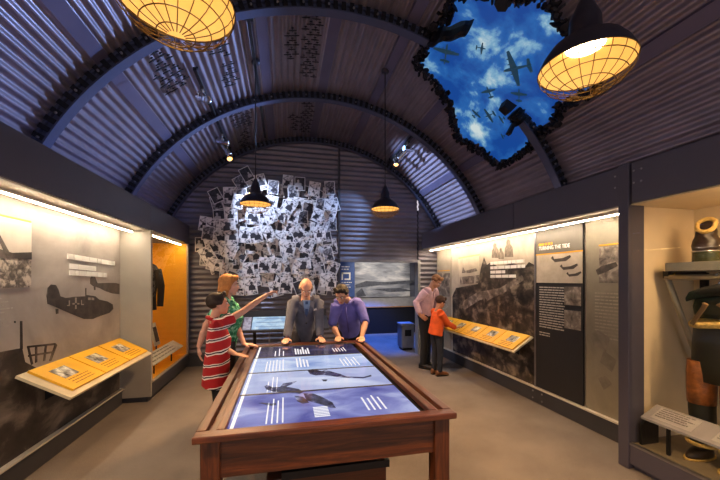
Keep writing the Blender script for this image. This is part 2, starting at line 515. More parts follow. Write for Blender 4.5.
# header rivets near the seams
bm = B()
for yy in (2.30, 2.36, 2.20, 2.14):
    for zz in (2.40, 2.50): lathe(bm, [(0.009, 0), (0.008, 0.004), (0.001, 0.006)], (RX-0.001, yy, zz), 8, 0, (-1, 0, 0))
# post beside the case
bm2 = B(); rect_col(bm2, RX-0.012, RX+0.16, 2.237, 2.325, 0, ZT+0.01)
post = struct('trim_11', bm2, M['navy']); tag(post, 'tall navy post between the graphic wall and the clothing case', 'post'); bevel(post, 0.005)
link('rivet', bm, M['bolt'], post)

# ---- corrugated end wall with the opening to the next gallery
OX0, OX1, OZ = 1.085, 2.745, 1.95
def corr_wall(bm, x0, x1, z0, z1, p=0.098, a=0.016, yb=YB):
    n = int((z1-z0)/p*8); prof = []
    for i in range(n+1):
        z = z0+(z1-z0)*i/n; prof.append((yb+a*math.cos(2*PI*z/p), z))
    rings(bm, [[V((x0, y, z)) for y, z in prof], [V((x1, y, z)) for y, z in prof]], False, 0, False)
bm = B()
corr_wall(bm, -2.5, OX0, 0.19, 4.42); corr_wall(bm, OX0, OX1, OZ+0.03, 4.42); corr_wall(bm, OX1+0.03, 3.62, 0.19, 4.42)
struct('wall_back', bm, M['endwall'], smooth=True)
bm = B(); rect_col(bm, -2.4, OX0-0.03, YB-0.05, YB+0.02, 0, 0.2); struct('baseboard_back', bm, M['base'])
bm = B()
rect_col(bm, OX0-0.05, OX0, YB-0.05, YB+0.12, 0, OZ+0.05)
o = struct('trim_12', bm, M['base']); tag(o, 'dark jamb beside the photo collage', 'trim')
bm = B(); rect_col(bm, OX0-0.04, OX0+0.0, YB-0.04, YB-0.01, OZ+0.06, 4.37)
o = struct('trim_13', bm, M['base']); tag(o, 'dark upright seam strip on the corrugated end wall', 'trim')
bm = B(); rect_col(bm, OX1, OX1+0.06, YB-0.05, YB+0.12, 0, OZ+0.05)
o = struct('trim_14', bm, plain('pale_grey_paint', '#8f8d88', 0.5)); tag(o, 'pale grey post at the edge of the gallery opening', 'post')
bm = B(); rect_col(bm, OX0, OX1, YB-0.05, YB+0.12, OZ, OZ+0.05)
o = struct('trim_15', bm, plain('pale_grey_lintel', '#77757a', 0.5)); tag(o, 'grey head rail over the gallery opening', 'trim')

# ---- next gallery
YG = 9.75
bm = B(); rect_col(bm, 0.2, 4.2, YG+0.04, YG+0.12, 0, 3.0); w = struct('wall_gallery', bm, plain('gallery_blue_grey', '#5a5d6b', 0.6))
bm = B(); rect_col(bm, 4.0, 4.1, YB+0.2, YG+0.04, 0, 3.0); struct('wall_gallery_right', bm, plain('gallery_dark', '#3c3e4a', 0.6))
bm = B(); rect_col(bm, 0.2, 0.3, YB+0.2, YG+0.04, 0, 3.0); struct('wall_gallery_left', bm, plain('gallery_dark2', '#3c3e4a', 0.6))
bm = B(); rect_col(bm, 0.2, 4.2, YB+0.1, YG+0.12, 3.0, 3.08); struct('ceiling_gallery', bm, plain('gallery_ceiling', '#26262c', 0.8))
# ================================================================ graphics on the walls
def poly_on(bm, pts, x, t, mi=0):
    """outline in room points on the plane X=x, t thick toward the room"""
    return prism(bm, [onX(a, b, x) for a, b in pts], (t, 0, 0), mi)
PH_LIGHT = photo_mat('print_light', [(0.3, '#857d75'), (0.5, '#a69d93'), (0.7, '#beb6ab')], 1.2, 5.0)
PH_MID = photo_mat('print_mid', [(0.32, '#3a322c'), (0.5, '#7d7166'), (0.68, '#c2b6a5')], 9.0, 8.0)
PH_DARK = photo_mat('print_dark', [(0.32, '#171311'), (0.52, '#3f3731'), (0.72, '#94877a')], 2.6, 9.0, 0.5, (1, 1, 1.6))
PH_PLANE = photo_mat('print_aircraft', [(0.3, '#2c2723'), (0.7, '#544a42')], 12.0)
PH_FAINT = photo_mat('print_faint', [(0.35, '#8a8070'), (0.65, '#a89c8a')], 3.0)
PH_GHOST = photo_mat('print_ghost', [(0.35, '#6b6255'), (0.65, '#857a6b')], 8.0)
AMBER = plain('amber_line', '#d99a1c', 0.5)
GREYTXT = plain('grey_lettering', '#b9b2a6', 0.6)
# --- left mural
MX = LW
bm = B(); box(bm, (MX-0.012, -1.3, 0.207), (MX, 4.81, ZS-0.01))
lm = link('photo_mural', bm, PH_LIGHT); tag(lm, 'sepia photo mural with two fighter aircraft and white raised lettering on the left wall', 'mural')
bm = B()
prism(bm, [V((MX, -1.3, 1.0)), V((MX, .6, .96)), V((MX, onX(-60, 356, MX).y, onX(-60, 356, MX).z)), V((MX, onX(-60, 356, MX).y, .21)), V((MX, -1.3, .21))], (.002, 0, 0))
poly_on(bm, [(-60, 356), (0, 352), (16, 349), (22, 348), (25, 362), (40, 370), (62, 366), (90, 371), (119.4, 369), (119.4, 389.5), (0, 470.5), (-60, 511)], MX, 0.002)
link('dark_ground', bm, PH_DARK, lm)
bm = B()
poly_on(bm, [(20, 321), (22, 321), (22.5, 349), (20, 349)], MX, 0.003); poly_on(bm, [(14, 321), (15.5, 321), (15.5, 323), (14, 323)], MX, 0.003)
for q in ([(27, 346), (55, 343), (56, 345), (27, 348)], [(27, 347), (29, 347), (33, 364), (31, 365)], [(55, 343), (57, 345), (51, 361), (49, 361)], [(35, 346), (37, 346), (37, 362), (35, 363)], [(45, 344), (47, 344), (45, 361), (43, 361)], [(28, 355), (53, 351), (53, 353), (28, 357)]):
    poly_on(bm, q, MX, 0.003)
link('wrecked_frame', bm, PH_DARK, lm)
Z1 = lambda L, s, ox, oy: [(ox+a/s, oy+b/s) for a, b in L]
bm = B()
poly_on(bm, Z1([(190,375),(186,345),(190,312),(203,298),(222,300),(232,318),(240,345),(262,352),(300,347),(340,345),(346,340),(380,345),(395,358),(430,366),(450,378),(452,396),(436,412),(400,424),(370,436),(335,436),(310,426),(260,405),(215,385)], 4, 0, 210), MX, 0.004)
poly_on(bm, Z1([(341,312),(344,312),(344,346),(341,346)], 4, 0, 210), MX, 0.004)
poly_on(bm, Z1([(222,396),(232,396),(232,414),(224,416)], 4, 0, 210), MX, 0.004)
ac1 = link('aircraft', bm, PH_PLANE, lm); ac1['label'] = 'larger grey fighter with a cross on its side'
bm = B()
for q in ([(300,350),(306,350),(306,372),(300,372)], [(300,380),(306,380),(306,396),(300,396)], [(290,372),(298,372),(298,378),(290,378)], [(309,372),(317,372),(317,378),(309,378)],
          [(275,362),(279,362),(279,382),(275,382)], [(268,380),(279,380),(279,384),(268,384)], [(324,360),(327,360),(327,380),(324,380)], [(327,376),(335,376),(335,380),(327,380)], [(352,350),(362,350),(362,360),(352,360)], [(366,350),(376,352),(376,361),(366,360)]):
    poly_on(bm, Z1(q, 4, 0, 210), MX+0.004, 0.002)
link('marking', bm, plain('pale_marking', '#a59a8c', 0.6), ac1)
bm = B()
poly_on(bm, Z1([(361,295),(361,272),(368,261),(378,263),(384,280),(390,293),(430,291),(462,292),(477,296),(477,337),(450,334),(420,324),(400,313),(372,304)], 4, 0, 210), MX, 0.003)
poly_on(bm, Z1([(375,306),(381,306),(381,320),(376,320)], 4, 0, 210), MX, 0.003)
link('aircraft', bm, photo_mat('print_aircraft_far', [(0.3, '#4a423b'), (0.7, '#6a5f55')], 12.0), lm)
ud = V((0, 1, 0)); vdn = V((0, 0, -1))
bm = B()
for (a, b) in (((67, 253.5), (114, 261.5)), ((69, 263.5), (95, 266.5)), ((69, 270), (106, 273))):
    p = onX(a[0], a[1], MX); q = onX(b[0], b[1], MX)
    word_rows(bm, p, (q-p).normalized(), vdn, (q-p).length, 1, 1, 0.05, V((0.012, 0, 0)), int(a[1]), 0.04, 0.14, 0.0)
link('raised_lettering', bm, M['white'], lm)
p0 = onX(31, 290, MX); 
bm = B(); word_rows(bm, onX(8, 294, MX)-ud*0.9, ud, vdn, 0.95, 11, 0.026, 0.010, V((0.002, 0, 0)), 5, 0.02, 0.09, 0.25)
link('caption', bm, GREYTXT, lm)
bm = B(); a = onX(29.5, 223, MX); d = onX(30, 287, MX)
box(bm, (MX+0.001, a.y-0.75, d.z), (MX+0.012, a.y, a.z))
ip = link('inset_photo', bm, photo_mat('print_camp', [(0.3, '#161311'), (0.48, '#6f655b'), (0.6, '#d2c6b4')], 16.0, 8.0), lm); ip['label'] = 'black and white photo of a gun crew'
bm = B(); box(bm, (MX+0.012, a.y-0.75, a.z-0.26), (MX+0.014, a.y, a.z)); link('sky', bm, photo_mat('print_sky', [(0.3, '#c9beae'), (0.7, '#ddd3c4')], 3.0), ip)
bm = B()
g0 = onX(12, 262, MX+.014)
prism(bm, [V((MX+.012, a.y-.25, a.z-.30)), V((MX+.012, a.y-.2, a.z-.30)), V((MX+.012, a.y-.37, a.z-.06)), V((MX+.012, a.y-.39, a.z-.07))], (0.005, 0, 0))
prism(bm, [V((MX+.012, a.y-.75, a.z-.27)), V((MX+.012, a.y-.45, a.z-.22)), V((MX+.012, a.y-.2, a.z-.26)), V((MX+.012, a.y, a.z-.24)), V((MX+.012, a.y, a.z-.30)), V((MX+.012, a.y-.75, a.z-.32))], (0.004, 0, 0))
link('gun', bm, PH_DARK, ip)
bm = B(); box(bm, (MX, a.y-0.75, a.z+0.001), (MX+0.012, a.y, a.z+0.016)); link('amber_rule', bm, AMBER, lm)

# --- right wall graphics
GX = RW
def gpanel(y0, y1, z0, z1, mat, name, label, cat, x=GX):
    bm = B(); box(bm, (x-0.012, y0, z0), (x+0.009, y1, z1)); o = link(name, bm, mat); return tag(o, label, cat)
def rp(bm, pts, t=0.003, off=0.012, mi=0): return prism(bm, [onX(a, b, GX-off) for a, b in pts], (-t, 0, 0), mi)
g1 = gpanel(3.735, 5.98, 0.207, ZS-0.01, photo_mat('print_trench', [(0.3, '#a29582'), (0.55, '#c6baa5'), (0.75, '#dacdb9')], 1.5, 6.0), 'photo_mural', 'sepia photo mural of soldiers and gliders with white raised lettering on the right wall', 'mural')
bm = B(); rp(bm, [(452.5, 296), (456, 288), (478, 284), (481, 268), (484, 257), (487, 265), (491, 262), (500, 268), (512, 262), (524, 268), (529, 262), (536.5, 266), (536.5, 387), (453, 354)], 0.002); link('trench_scene', bm, photo_mat('print_soldiers', [(0.36, '#15110e'), (0.5, '#40372f'), (0.66, '#8f8271')], 5.0, 10.0, 0.5, (1, 1, 1.3), 0.3), g1)
bm = B()
for (x, y, s) in ((495, 258, 1.0), (501, 259, .75), (508.5, 257, 1.2)):
    rp(bm, [(x-3*s, y), (x-3*s, y-7*s), (x-1.6*s, y-10*s), (x-1.7*s, y-13*s), (x-.4*s, y-15*s), (x+1.2*s, y-14*s), (x+1.5*s, y-11*s), (x+3.4*s, y-8*s), (x+4*s, y)], 0.004)
link('soldier_silhouette', bm, photo_mat('print_soldier', [(0.3, '#4d4238'), (0.7, '#8a7b69')], 20.0), g1)
bm = B(); rp(bm, [(462, 302), (478, 292), (500, 288), (522, 275), (524, 280), (502, 294), (480, 300), (464, 310)], 0.003, 0.014); rp(bm, [(486, 298), (514, 282), (515, 284.5), (487, 301)], 0.004, 0.014)
link('pale_slope', bm, PH_MID, g1)
bm = B(); rp(bm, [(458.7, 259), (479.6, 255.5), (479, 283), (460, 284.5)], 0.010)
ip = link('inset_photo', bm, photo_mat('print_airfield', [(0.3, '#b5a892'), (0.7, '#d3c7b2')], 4.0), g1)
bm = B(); rp(bm, [(462, 273), (463, 267), (465, 271), (476, 268), (477.5, 271), (470, 273)], 0.003, 0.022); rp(bm, [(460, 277), (479.3, 275), (479, 283), (460, 284.5)], 0.002, 0.022); link('aircraft', bm, PH_MID, ip)
bm = B(); rp(bm, [(458.7, 257.6), (479.6, 254), (479.6, 255.4), (458.7, 258.9)], 0.004); link('amber_rule', bm, plain('amber_pale', '#d9c07a', 0.5), g1)
bm = B()
for i, (x0, y0, x1) in enumerate(((491, 262.0, 525), (491, 266.5, 526), (491, 270.8, 506), (491, 275, 517))):
    p = onX(x0, y0, GX-.012); q = V((GX-.012, onX(x1, y0, GX).y, p.z))
    word_rows(bm, p, (q-p).normalized(), vdn, (q-p).length, 1, 1, 0.045, V((-0.012, 0, 0)), 31+i, 0.05, 0.15, 0.0)
link('raised_lettering', bm, M['white'], g1)

gs = gpanel(6.0, YB-0.03, 0.207, ZS-0.01, photo_mat('print_narrow', [(0.3, '#8f8574'), (0.7, '#aba08d')], 2.5), 'story_panel', 'narrow tan story panel in the far corner of the right wall', 'panel')
bm = B(); y0, y1 = 6.05, YB-0.08
box(bm, (GX-0.020, y0, 1.25), (GX-0.012, y1, 1.72)); link('inset_photo', bm, PH_MID, gs)
bm = B(); box(bm, (GX-0.016, y0, 1.76), (GX-0.012, y1, 1.78)); link('amber_rule', bm, AMBER, gs)
bm = B(); word_rows(bm, V((GX-.012, y1-.06, 1.18)), V((0, -1, 0)), vdn, 0.4, 9, 0.03, 0.012, V((-0.002, 0, 0)), 8); link('caption', bm, GREYTXT, gs)

PX = GX-0.02
bp = gpanel(3.005, 3.70, 0.215, ZS-0.015, plain('charcoal_print', '#201f22', 0.5, 0, 0.06), 'story_panel', 'tall black panel headed TURNING THE TIDE', 'panel', PX)
fx = PX-0.012
def zat(px, py): return onX(px, py, fx).z
z_head = zat(560, 252.5)
bm = B(); box(bm, (fx-0.003, 3.01, z_head), (fx, 3.695, ZS-0.02)); link('heading_band', bm, photo_mat('heading_grey', [(0.3, '#57524a'), (0.7, '#6b645a')], 2.0), bp)
bm = B(); box(bm, (fx-0.006, 3.005, z_head-0.012), (fx, 3.70, z_head+0.004)); link('amber_rule', bm, AMBER, bp)
nrt = V((0, -1, 0)); up = V((0, 0, 1))
tp = V((fx-0.004, 3.645, z_head+0.05))
bm = text_mesh('TURNING THE TIDE', 0.066, tp, nrt, up)
bmesh.ops.scale(bm, vec=(1, 0.80, 1), space=Matrix.Translation(-tp), verts=bm.verts)
h = link('heading', bm, M['white'], bp); h['label'] = 'white heading reading TURNING THE TIDE'
bm = B(); word_rows(bm, tp+up*0.085, nrt, vdn, 0.22, 1, 1, 0.028, V((-0.003, 0, 0)), 2, 0.03, 0.09, 0); link('subheading', bm, AMBER, bp)
z_p = zat(560, 283)
bm = B(); box(bm, (fx-0.004, 3.01, z_p), (fx, 3.69, z_head-0.013)); ip = link('inset_photo', bm, photo_mat('print_bombers', [(0.3, '#a99b88'), (0.7, '#c9bca8')], 5.0), bp)
bm = B()
for (x, y, s) in ((561, 260, 1.0), (569, 268, .9), (574, 275, .75)):
    prism(bm, [onX(a, b, fx-.004) for a, b in ((x-10*s, y-2*s), (x-8*s, y-4*s), (x-7*s, y-1*s), (x+2*s, y-2*s), (x+9*s, y-5*s), (x+10*s, y-3*s), (x+5*s, y+1*s), (x-6*s, y+2.2*s))], (-0.003, 0, 0))
link('aircraft', bm, PH_PLANE, ip)
bm = B(); word_rows(bm, V((fx, 3.64, z_p-0.05)), nrt, vdn, 0.40, 17, 0.031, 0.013, V((-0.002, 0, 0)), 12, 0.02, 0.09, 0.1); link('text_block', bm, GREYTXT, bp)
for k, (z1, z0) in enumerate(((z_p-0.04, z_p-0.25), (z_p-0.31, z_p-0.52))):
    bm = B(); box(bm, (fx-0.005, 3.03, z0), (fx, 3.25, z1)); q = link('small_photo', bm, PH_MID, bp)
bm = B(); word_rows(bm, V((fx, 3.64, z_p-0.62)), nrt, vdn, 0.18, 2, 0.03, 0.012, V((-0.002, 0, 0)), 14); link('credit_line', bm, GREYTXT, bp)

gp = gpanel(2.335, 2.985, 0.207, ZS-0.01, photo_mat('print_grey', [(0.3, '#77705f'), (0.7, '#958b78')], 2.2), 'story_panel', 'pale translucent story panel beside the navy post', 'panel')
fx2 = GX-0.012
bm = B(); box(bm, (fx2-0.004, 2.34, 1.56), (fx2, 2.83, 1.93)); ip = link('inset_photo', bm, PH_MID, gp)
bm = B(); prism(bm, [onX(a, b, fx2-.004) for a, b in ((596, 270), (602, 266), (616, 262), (618, 266), (606, 272), (598, 275))], (-0.003, 0, 0)); link('aircraft', bm, PH_PLANE, ip)
bm = B(); box(bm, (fx2-0.006, 2.34, 1.94), (fx2, 2.83, 1.955)); link('amber_rule', bm, AMBER, gp)
bm = B(); prism(bm, [onX(a, b, fx2) for a, b in ((602, 220), (609, 218), (614, 215), (616, 217), (612, 221), (604, 223))], (-0.003, 0, 0)); link('aircraft', bm, PH_FAINT, gp)
bm = B(); word_rows(bm, V((fx2, 2.88, 1.46)), nrt, vdn, 0.42, 14, 0.035, 0.013, V((-0.002, 0, 0)), 22); link('text_block', bm, PH_FAINT, gp)
bm = B()
prism(bm, [onX(a, b, fx2) for a, b in ((590, 335), (598, 330), (610, 338), (606, 352), (617, 360), (612, 372), (600, 362), (604, 350), (594, 346))], (-0.003, 0, 0))
prism(bm, [onX(a, b, fx2) for a, b in ((598, 378), (606, 376), (612, 384), (604, 390))], (-0.003, 0, 0))
link('ghosted_shapes', bm, PH_GHOST, gp)
bm = B(); rect_col(bm, GX-0.035, GX-0.01, 3.702, 3.732, 0.207, ZS-0.01); o = struct('trim_16', bm, M['bolt']); tag(o, 'slim metal strip beside the black story panel', 'trim')

# ================================================================ light strips under the bulkheads
LED = glow('warm_led', '#ffe9cc', 120.0)
def led(x, y0, y1, label, z=ZS-.0125):
    rt = root('light_strip', (x, (y0+y1)/2, z-0.03), label, 'light')
    bm = B(); box(bm, (x-0.022, y0, z-0.022), (x+0.022, y1, z)); link('mounting_channel', bm, M['ledge'], rt)
    bm = B(); box(bm, (x-0.008, y0+.01, z-0.030), (x+0.008, y1-.01, z-0.0225)); link('tube', bm, LED, rt)
    return rt
def uplight(x, y0, y1, label, g):
    rt = root('light_strip', (x, (y0+y1)/2, ZT+.002), label, 'light')
    bm = B(); box(bm, (x-.03, y0, ZT+.002), (x+.03, y1, ZT+.02)); link('mounting_channel', bm, M['ledge'], rt)
    bm = B(); box(bm, (x-.012, y0+.01, ZT+.0205), (x+.012, y1-.01, ZT+.03)); link('tube', bm, g, rt)
    return rt
uplight(LX-.13, .2, 6.5, 'pale violet uplight strip lying on top of the left bulkhead', glow('violet_led', '#8f9cff', 6.0))
uplight(RX+.13, .6, 6.5, 'pale violet uplight strip lying on top of the right bulkhead', glow('violet_led_dim', '#d8c4d8', 4.0))
led(LW+0.15, -1.2, 4.78, 'warm light strip under the left bulkhead')
led(RX+0.17, 2.36, 6.55, 'warm light strip under the right bulkhead')

# ================================================================ reading rails
YEL = plain('amber_print', '#e8b022', 0.45, 0, 0.06)
RAILBOARD = plain('pale_board', '#cdbf9c', 0.5)
def reading_rail(label, xb, zb, xf, zf, y0, y1, npan, side):
    """sloped shelf with printed amber panels; side: +1 faces +X"""
    rt = root('reading_rail', (xb, (y0+y1)/2, min(zf, zb)-0.05), label, 'reading rail')
    nrm = V((zb-zf, 0, (xf-xb))).normalized()
    if nrm.z < 0: nrm = -nrm
    P = lambda f, y: V((xb+(xf-xb)*f, y, zb+(zf-zb)*f))
    ex = .085 if side > 0 else .03
    bm = B(); prism(bm, [P(0, y0-ex), P(1+ex*1.2, y0-ex), P(1+ex*1.2, y1+.03), P(0, y1+.03)], -nrm*0.022); link('shelf', bm, RAILBOARD, rt)
    for y in (y0+.25, (y0+y1)/2, y1-.25):
        bm = B(); prism(bm, [V((xb, y-.02, zb-0.03)), P(0.8, y-.02)-nrm*0.03, V((xb, y-.02, zf-0.12))], (0, 0.04, 0)); link('bracket', bm, M['black'], rt)
    w = (y1-y0)/npan
    for i in range(npan):
        a, b = y0+w*i+.008, y0+w*(i+1)-.008
        bm = B(); prism(bm, [P(.03, a)+nrm*.02, P(.97, a)+nrm*.02, P(.97, b)+nrm*.02, P(.03, b)+nrm*.02], -nrm*0.018); pn = link('caption_panel', bm, YEL, rt)
        pa, pb = (a+(b-a)*.22, a+(b-a)*.62)
        bm = B(); prism(bm, [P(.25, pa)+nrm*.0225, P(.62, pa)+nrm*.0225, P(.62, pb)+nrm*.0225, P(.25, pb)+nrm*.0225], -nrm*0.002); link('photo', bm, photo_mat('rail_photo', [(0.35, '#2e2a26'), (0.5, '#9a948c'), (0.62, '#e2ddd4')], 14.0), pn)
        bm = B(); word_rows(bm, P(.68, pa)+nrm*.021, V((0, 1, 0)), (P(1, 0)-P(0, 0)).normalized(), (b-a)*.6, 3, .03, .008, nrm*.001, i+3, .02, .06); link('lettering', bm, plain('brown_ink', '#8f5d10', 0.6), pn)
    return rt
rl = reading_rail('amber reading rail with three panels on the left wall', LW+0.03, 0.855, LX+0.01, 0.675, 3.17, 4.70, 3, 1)
reading_rail('long amber reading rail with five panels on the right wall', RW-0.03, 0.845, RX+0.06, 0.665, 3.79, 6.05, 5, -1)

# ================================================================ orange case (left)
CY0, CY1 = 4.82, 6.58
CB = LX-0.62
root_case = root('display_case', (LX-0.3, (CY0+CY1)/2, 0), 'tall built-in glass case glowing orange beside the left mural', 'display case')
bm = B()
rect_col(bm, CB, LX-0.0, CY0, CY0+0.03, 0.07, ZS)           # end panel toward the camera
link('end_panel', bm, M['greyend'], root_case)
bm = B(); rect_col(bm, CB, LX, CY0+0.03, CY1, 0.07, 0.235); rect_col(bm, CB, LX-0.05, CY0+.03, CY1, 0.0, 0.07); link('plinth', bm, M['base'], root_case)
bm = B(); rect_col(bm, CB-0.03, CB, CY0, CY1, 0.235, ZS)
ORG = plain('orange_panel', '#f8b41a', 0.6, 0, 0.03)
link('back_panel', bm, ORG, root_case)
bm = B(); rect_col(bm, CB, LX-0.02, CY1-0.03, CY1, 0.235, ZS); link('far_end_panel', bm, ORG, root_case)
bm = B(); rect_col(bm, CB, LX-0.02, CY0+0.03, CY0+0.045, 0.235, ZS); link('inner_end_panel', bm, ORG, root_case)
bm = B(); rect_col(bm, CB, LX-0.02, CY0+.045, CY1-.03, 0.235, 0.245); link('deck', bm, ORG, root_case)
bm = B(); rect_col(bm, LX-0.018, LX-0.012, CY0+0.05, CY1-0.05, 0.235, ZS); link('glass_pane', bm, M['glass'], root_case)
bm = B(); rect_col(bm, LX-0.03, LX, CY0+0.03, CY0+0.055, 0.235, ZS); rect_col(bm, LX-0.03, LX, CY1-0.05, CY1, 0.235, ZS); rect_col(bm, LX-0.03, LX, CY0+.03, CY1, 0.235, 0.26); link('frame', bm, M['greyend'], root_case)
rt = root('light_strip', (LX-0.12, 5.7, ZS-0.03), 'orange-tinted light strip inside the orange case', 'light')
bm = B(); box(bm, (LX-0.15, CY0+.1, ZS-.02), (LX-0.09, CY1-.1, ZS)); link('mounting_channel', bm, M['ledge'], rt)
bm = B(); box(bm, (LX-0.14, CY0+.1, ZS-.03), (LX-0.10, CY1-.1, ZS-.021)); link('tube', bm, glow('amber_led', '#ffdba8', 42.0), rt)
# contents
cap = root('label_stand', (LX-0.2, 5.55, 0.245), 'sloped white label stand on the floor of the orange case', 'label stand')
bm = B(); prism(bm, [V((LX-.05, 5.05, .43)), V((LX-.05, 6.4, .43)), V((LX-.21, 6.4, .53)), V((LX-.21, 5.05, .53))], (0, 0, -.015)); link('label_board', bm, plain('label_white', '#d9d4cc', 0.5), cap)
bm = B()
for k in range(3): word_rows(bm, V((LX-.075-.045*k, 5.12, .4480+.0281*k)), V((0, 1, 0)), V((-1, 0, .62)).normalized(), 1.1, 1, 1, .02, V((0, 0, .002)), 40+k, .05, .14)
link('lettering', bm, plain('grey_ink', '#8f8a84', 0.6), cap)
for y in (5.3, 6.05):
    bm = B(); tube(bm, [(LX-.13, y, .247), (LX-.13, y, .46)], .010, 8); link('leg', bm, M['black'], cap)
bk = root('document', (LX-0.28, 5.86, .245), 'open illustrated booklet standing upright in the orange case', 'booklet')
bm = B(); prism(bm, [V((LX-.27, 5.74, .55)), V((LX-.27, 5.98, .55)), V((LX-.34, 5.97, .90)), V((LX-.34, 5.75, .90))], (-.012, 0, 0)); link('page', bm, plain('paper', '#d8cfba', 0.6), bk)
bm = B(); prism(bm, [V((LX-.272, 5.79, .61)), V((LX-.272, 5.93, .61)), V((LX-.322, 5.92, .84)), V((LX-.322, 5.80, .84))], (.006, 0, 0)); link('printed_picture', bm, PH_DARK, bk)
bm = B(); tube(bm, [(LX-.29, 5.86, .247), (LX-.29, 5.86, .58)], .012, 8); link('stem', bm, M['black'], bk)
un = root('uniform', (LX-.27, 5.4, .245), 'dark uniform tunic on a stand at the near end of the orange case', 'uniform')
bm = B(); rings(bm, [[V((LX-.27+.15*w*math.cos(2*PI*k/16), 5.4+.085*d*math.sin(2*PI*k/16), z)) for k in range(16)] for w, d, z in ((.95, .9, 1.15), (.9, .85, 1.35), (1.05, 1, 1.55), (1.2, 1, 1.72), (.9, .8, 1.80), (.4, .5, 1.84))]); link('tunic', bm, plain('tunic_wool', '#23201d', 0.9), un)
bm = B()
for s in (1, -1): tube(bm, [(LX-.27+.15*s, 5.4, 1.74), (LX-.27+.20*s, 5.4, 1.5), (LX-.27+.19*s, 5.39, 1.2)], [.055, .05, .042], 10)
link('sleeve', bm, plain('tunic_wool2', '#26231f', 0.9), un)
bm = B(); tube(bm, [(LX-.27, 5.4, .247), (LX-.27, 5.4, 1.2)], .015, 8); link('pole', bm, M['black'], un)
bm = B()
for z in (1.3, 1.42, 1.54, 1.66): ell(bm, (LX-.27, 5.49, z), (.012, .006, .012), None, 8)
for z in (1.55, 1.62): box(bm, (LX-.21, 5.48, z), (LX-.14, 5.495, z+.03))
link('brass_button', bm, plain('brass', '#c9a96b', 0.3, 0.9), un)

# ================================================================ flight clothing case (right)
DX = 3.60
rc = root('display_case', (RX+.3, 1.3, 0), 'lit glass case of flying clothes at the right edge', 'display case')
CASEW = plain('case_lining', '#d8c3a0', 0.65, 0, 0.04)
bm = B(); rect_col(bm, RX+.16, DX, 2.27, 2.30, 0.2, ZS); link('end_lining', bm, CASEW, rc)
bm = B(); rect_col(bm, DX, DX+.03, 0.5, 1.66, 0.2, ZS); rect_col(bm, DX, DX+.03, 1.672, 2.30, 0.2, ZS); link('back_lining', bm, CASEW, rc)
bm = B(); rect_col(bm, RX, DX, 0.5, 2.235, 0.05, 0.205); rect_col(bm, RX+.05, DX, 0.5, 2.235, 0, 0.05); link('plinth', bm, M['navy'], rc)
bm = B(); rect_col(bm, RX+.16, DX, 0.5, 2.27, 0.205, 0.215); rect_col(bm, RX+.03, RX+.16, .5, 2.235, .205, .215); link('deck', bm, plain('case_deck', '#8c7c66', 0.7), rc)
bm = B(); rect_col(bm, RX+.012, RX+.020, 0.5, 2.237, 0.215, ZS); link('glass_pane', bm, M['glass'], rc)
bm = B(); rect_col(bm, RX, RX+.03, .5, 2.237, .205, .225); link('sill_strip', bm, M['bolt'], rc)
bm = B(); rect_col(bm, RX+.022, DX, .5, 2.268, ZS-.012, ZS-.001); link('soffit', bm, CASEW, rc)
rt = root('light_strip', (RX+.15, 1.1, ZS-.03), 'warm light strip at the top of the flying clothes case', 'light')
bm = B(); box(bm, (RX+.10, .6, ZS-.032), (RX+.20, 1.6, ZS-.0125)); link('mounting_channel', bm, M['ledge'], rt)
bm = B(); box(bm, (RX+.11, .62, ZS-.045), (RX+.19, 1.58, ZS-.0325)); link('tube', bm, glow('case_led', '#ffd09a', 115.0), rt)
# rack: slab shelf on pipe frame
GSLAB = plain('grey_slab', '#8b877c', 0.45); PIPE = plain('grey_pipe', '#a39c8d', 0.35, 0.5)
rk = root('clothes_rack', (3.32, 1.5, .215), 'grey pipe clothes rack with a slab shelf in the flying clothes case', 'rack')
sx, sy, sz = 3.12, 2.17, 1.665
bm = B(); box(bm, (sx, .7, sz), (3.59, sy, sz+.07)); o = link('shelf', bm, GSLAB, rk); bevel(o, .004)
bm = B(); tube(bm, [(sx+.04, .72, sz-.05), (sx+.04, sy+.02, sz-.05)], .022, 12); link('rail', bm, PIPE, rk)
for yy in (sy+.01, .75):
    bm = B(); tube(bm, [(sx+.04, yy, sz-.05), (3.57, yy, .76)], .021, 12); link('brace', bm, PIPE, rk)
    bm = B(); box(bm, (sx+.02, yy-.02, sz-.06), (3.57, yy+.02, sz+.0)); link('bearer', bm, M['black'], rk)
    bm = B(); box(bm, (3.565, yy-.025, .70), (3.595, yy+.025, sz-.01)); link('wall_mounting_plate', bm, M['black'], rk)
# fur-lined boot on the shelf
LEATHER = plain('dark_leather', '#2a1a10', 0.45, 0, 0.3, 20.0, 0.3); FLEECE = plain('fleece', '#d9b364', 0.95, 0, 0.25, 60.0, 0.8); GREENLEA = plain('green_hide', '#221f13', 0.6, 0, 0.3, 12.0, 0.3)
bx, by, bz = 3.28, 1.985, sz+.07
bt = root('flying_helmet', (bx, by, bz), 'dark leather fur-lined headgear on a glass stand on the case shelf', 'headgear')
def ringpts(c, r, ax, n=20):
    s_, t_ = frame_of(V(ax)); return [V(c)+s_*r*math.cos(2*PI*k/n)+t_*r*math.sin(2*PI*k/n) for k in range(n)]
hc = V((bx, by, bz)); hd_ = V((-.80, -.25, .52)).normalized()
hp_ = hc+V((-.022, -.014, .285))
bm = B(); rings(bm, [ringpts(hc+V((0, 0, .09)), .080, (0, 0, 1)), ringpts(hc+V((.004, .004, .13)), .086, (-.05, -.05, 1)), ringpts(hc+V((.004, .004, .18)), .078, (-.2, -.1, 1)), ringpts(hc+V((-.006, -.004, .235)), .064, (-.4, -.2, .9)), ringpts(hp_, .056, hd_)], True); link('leather_shell', bm, LEATHER, bt)
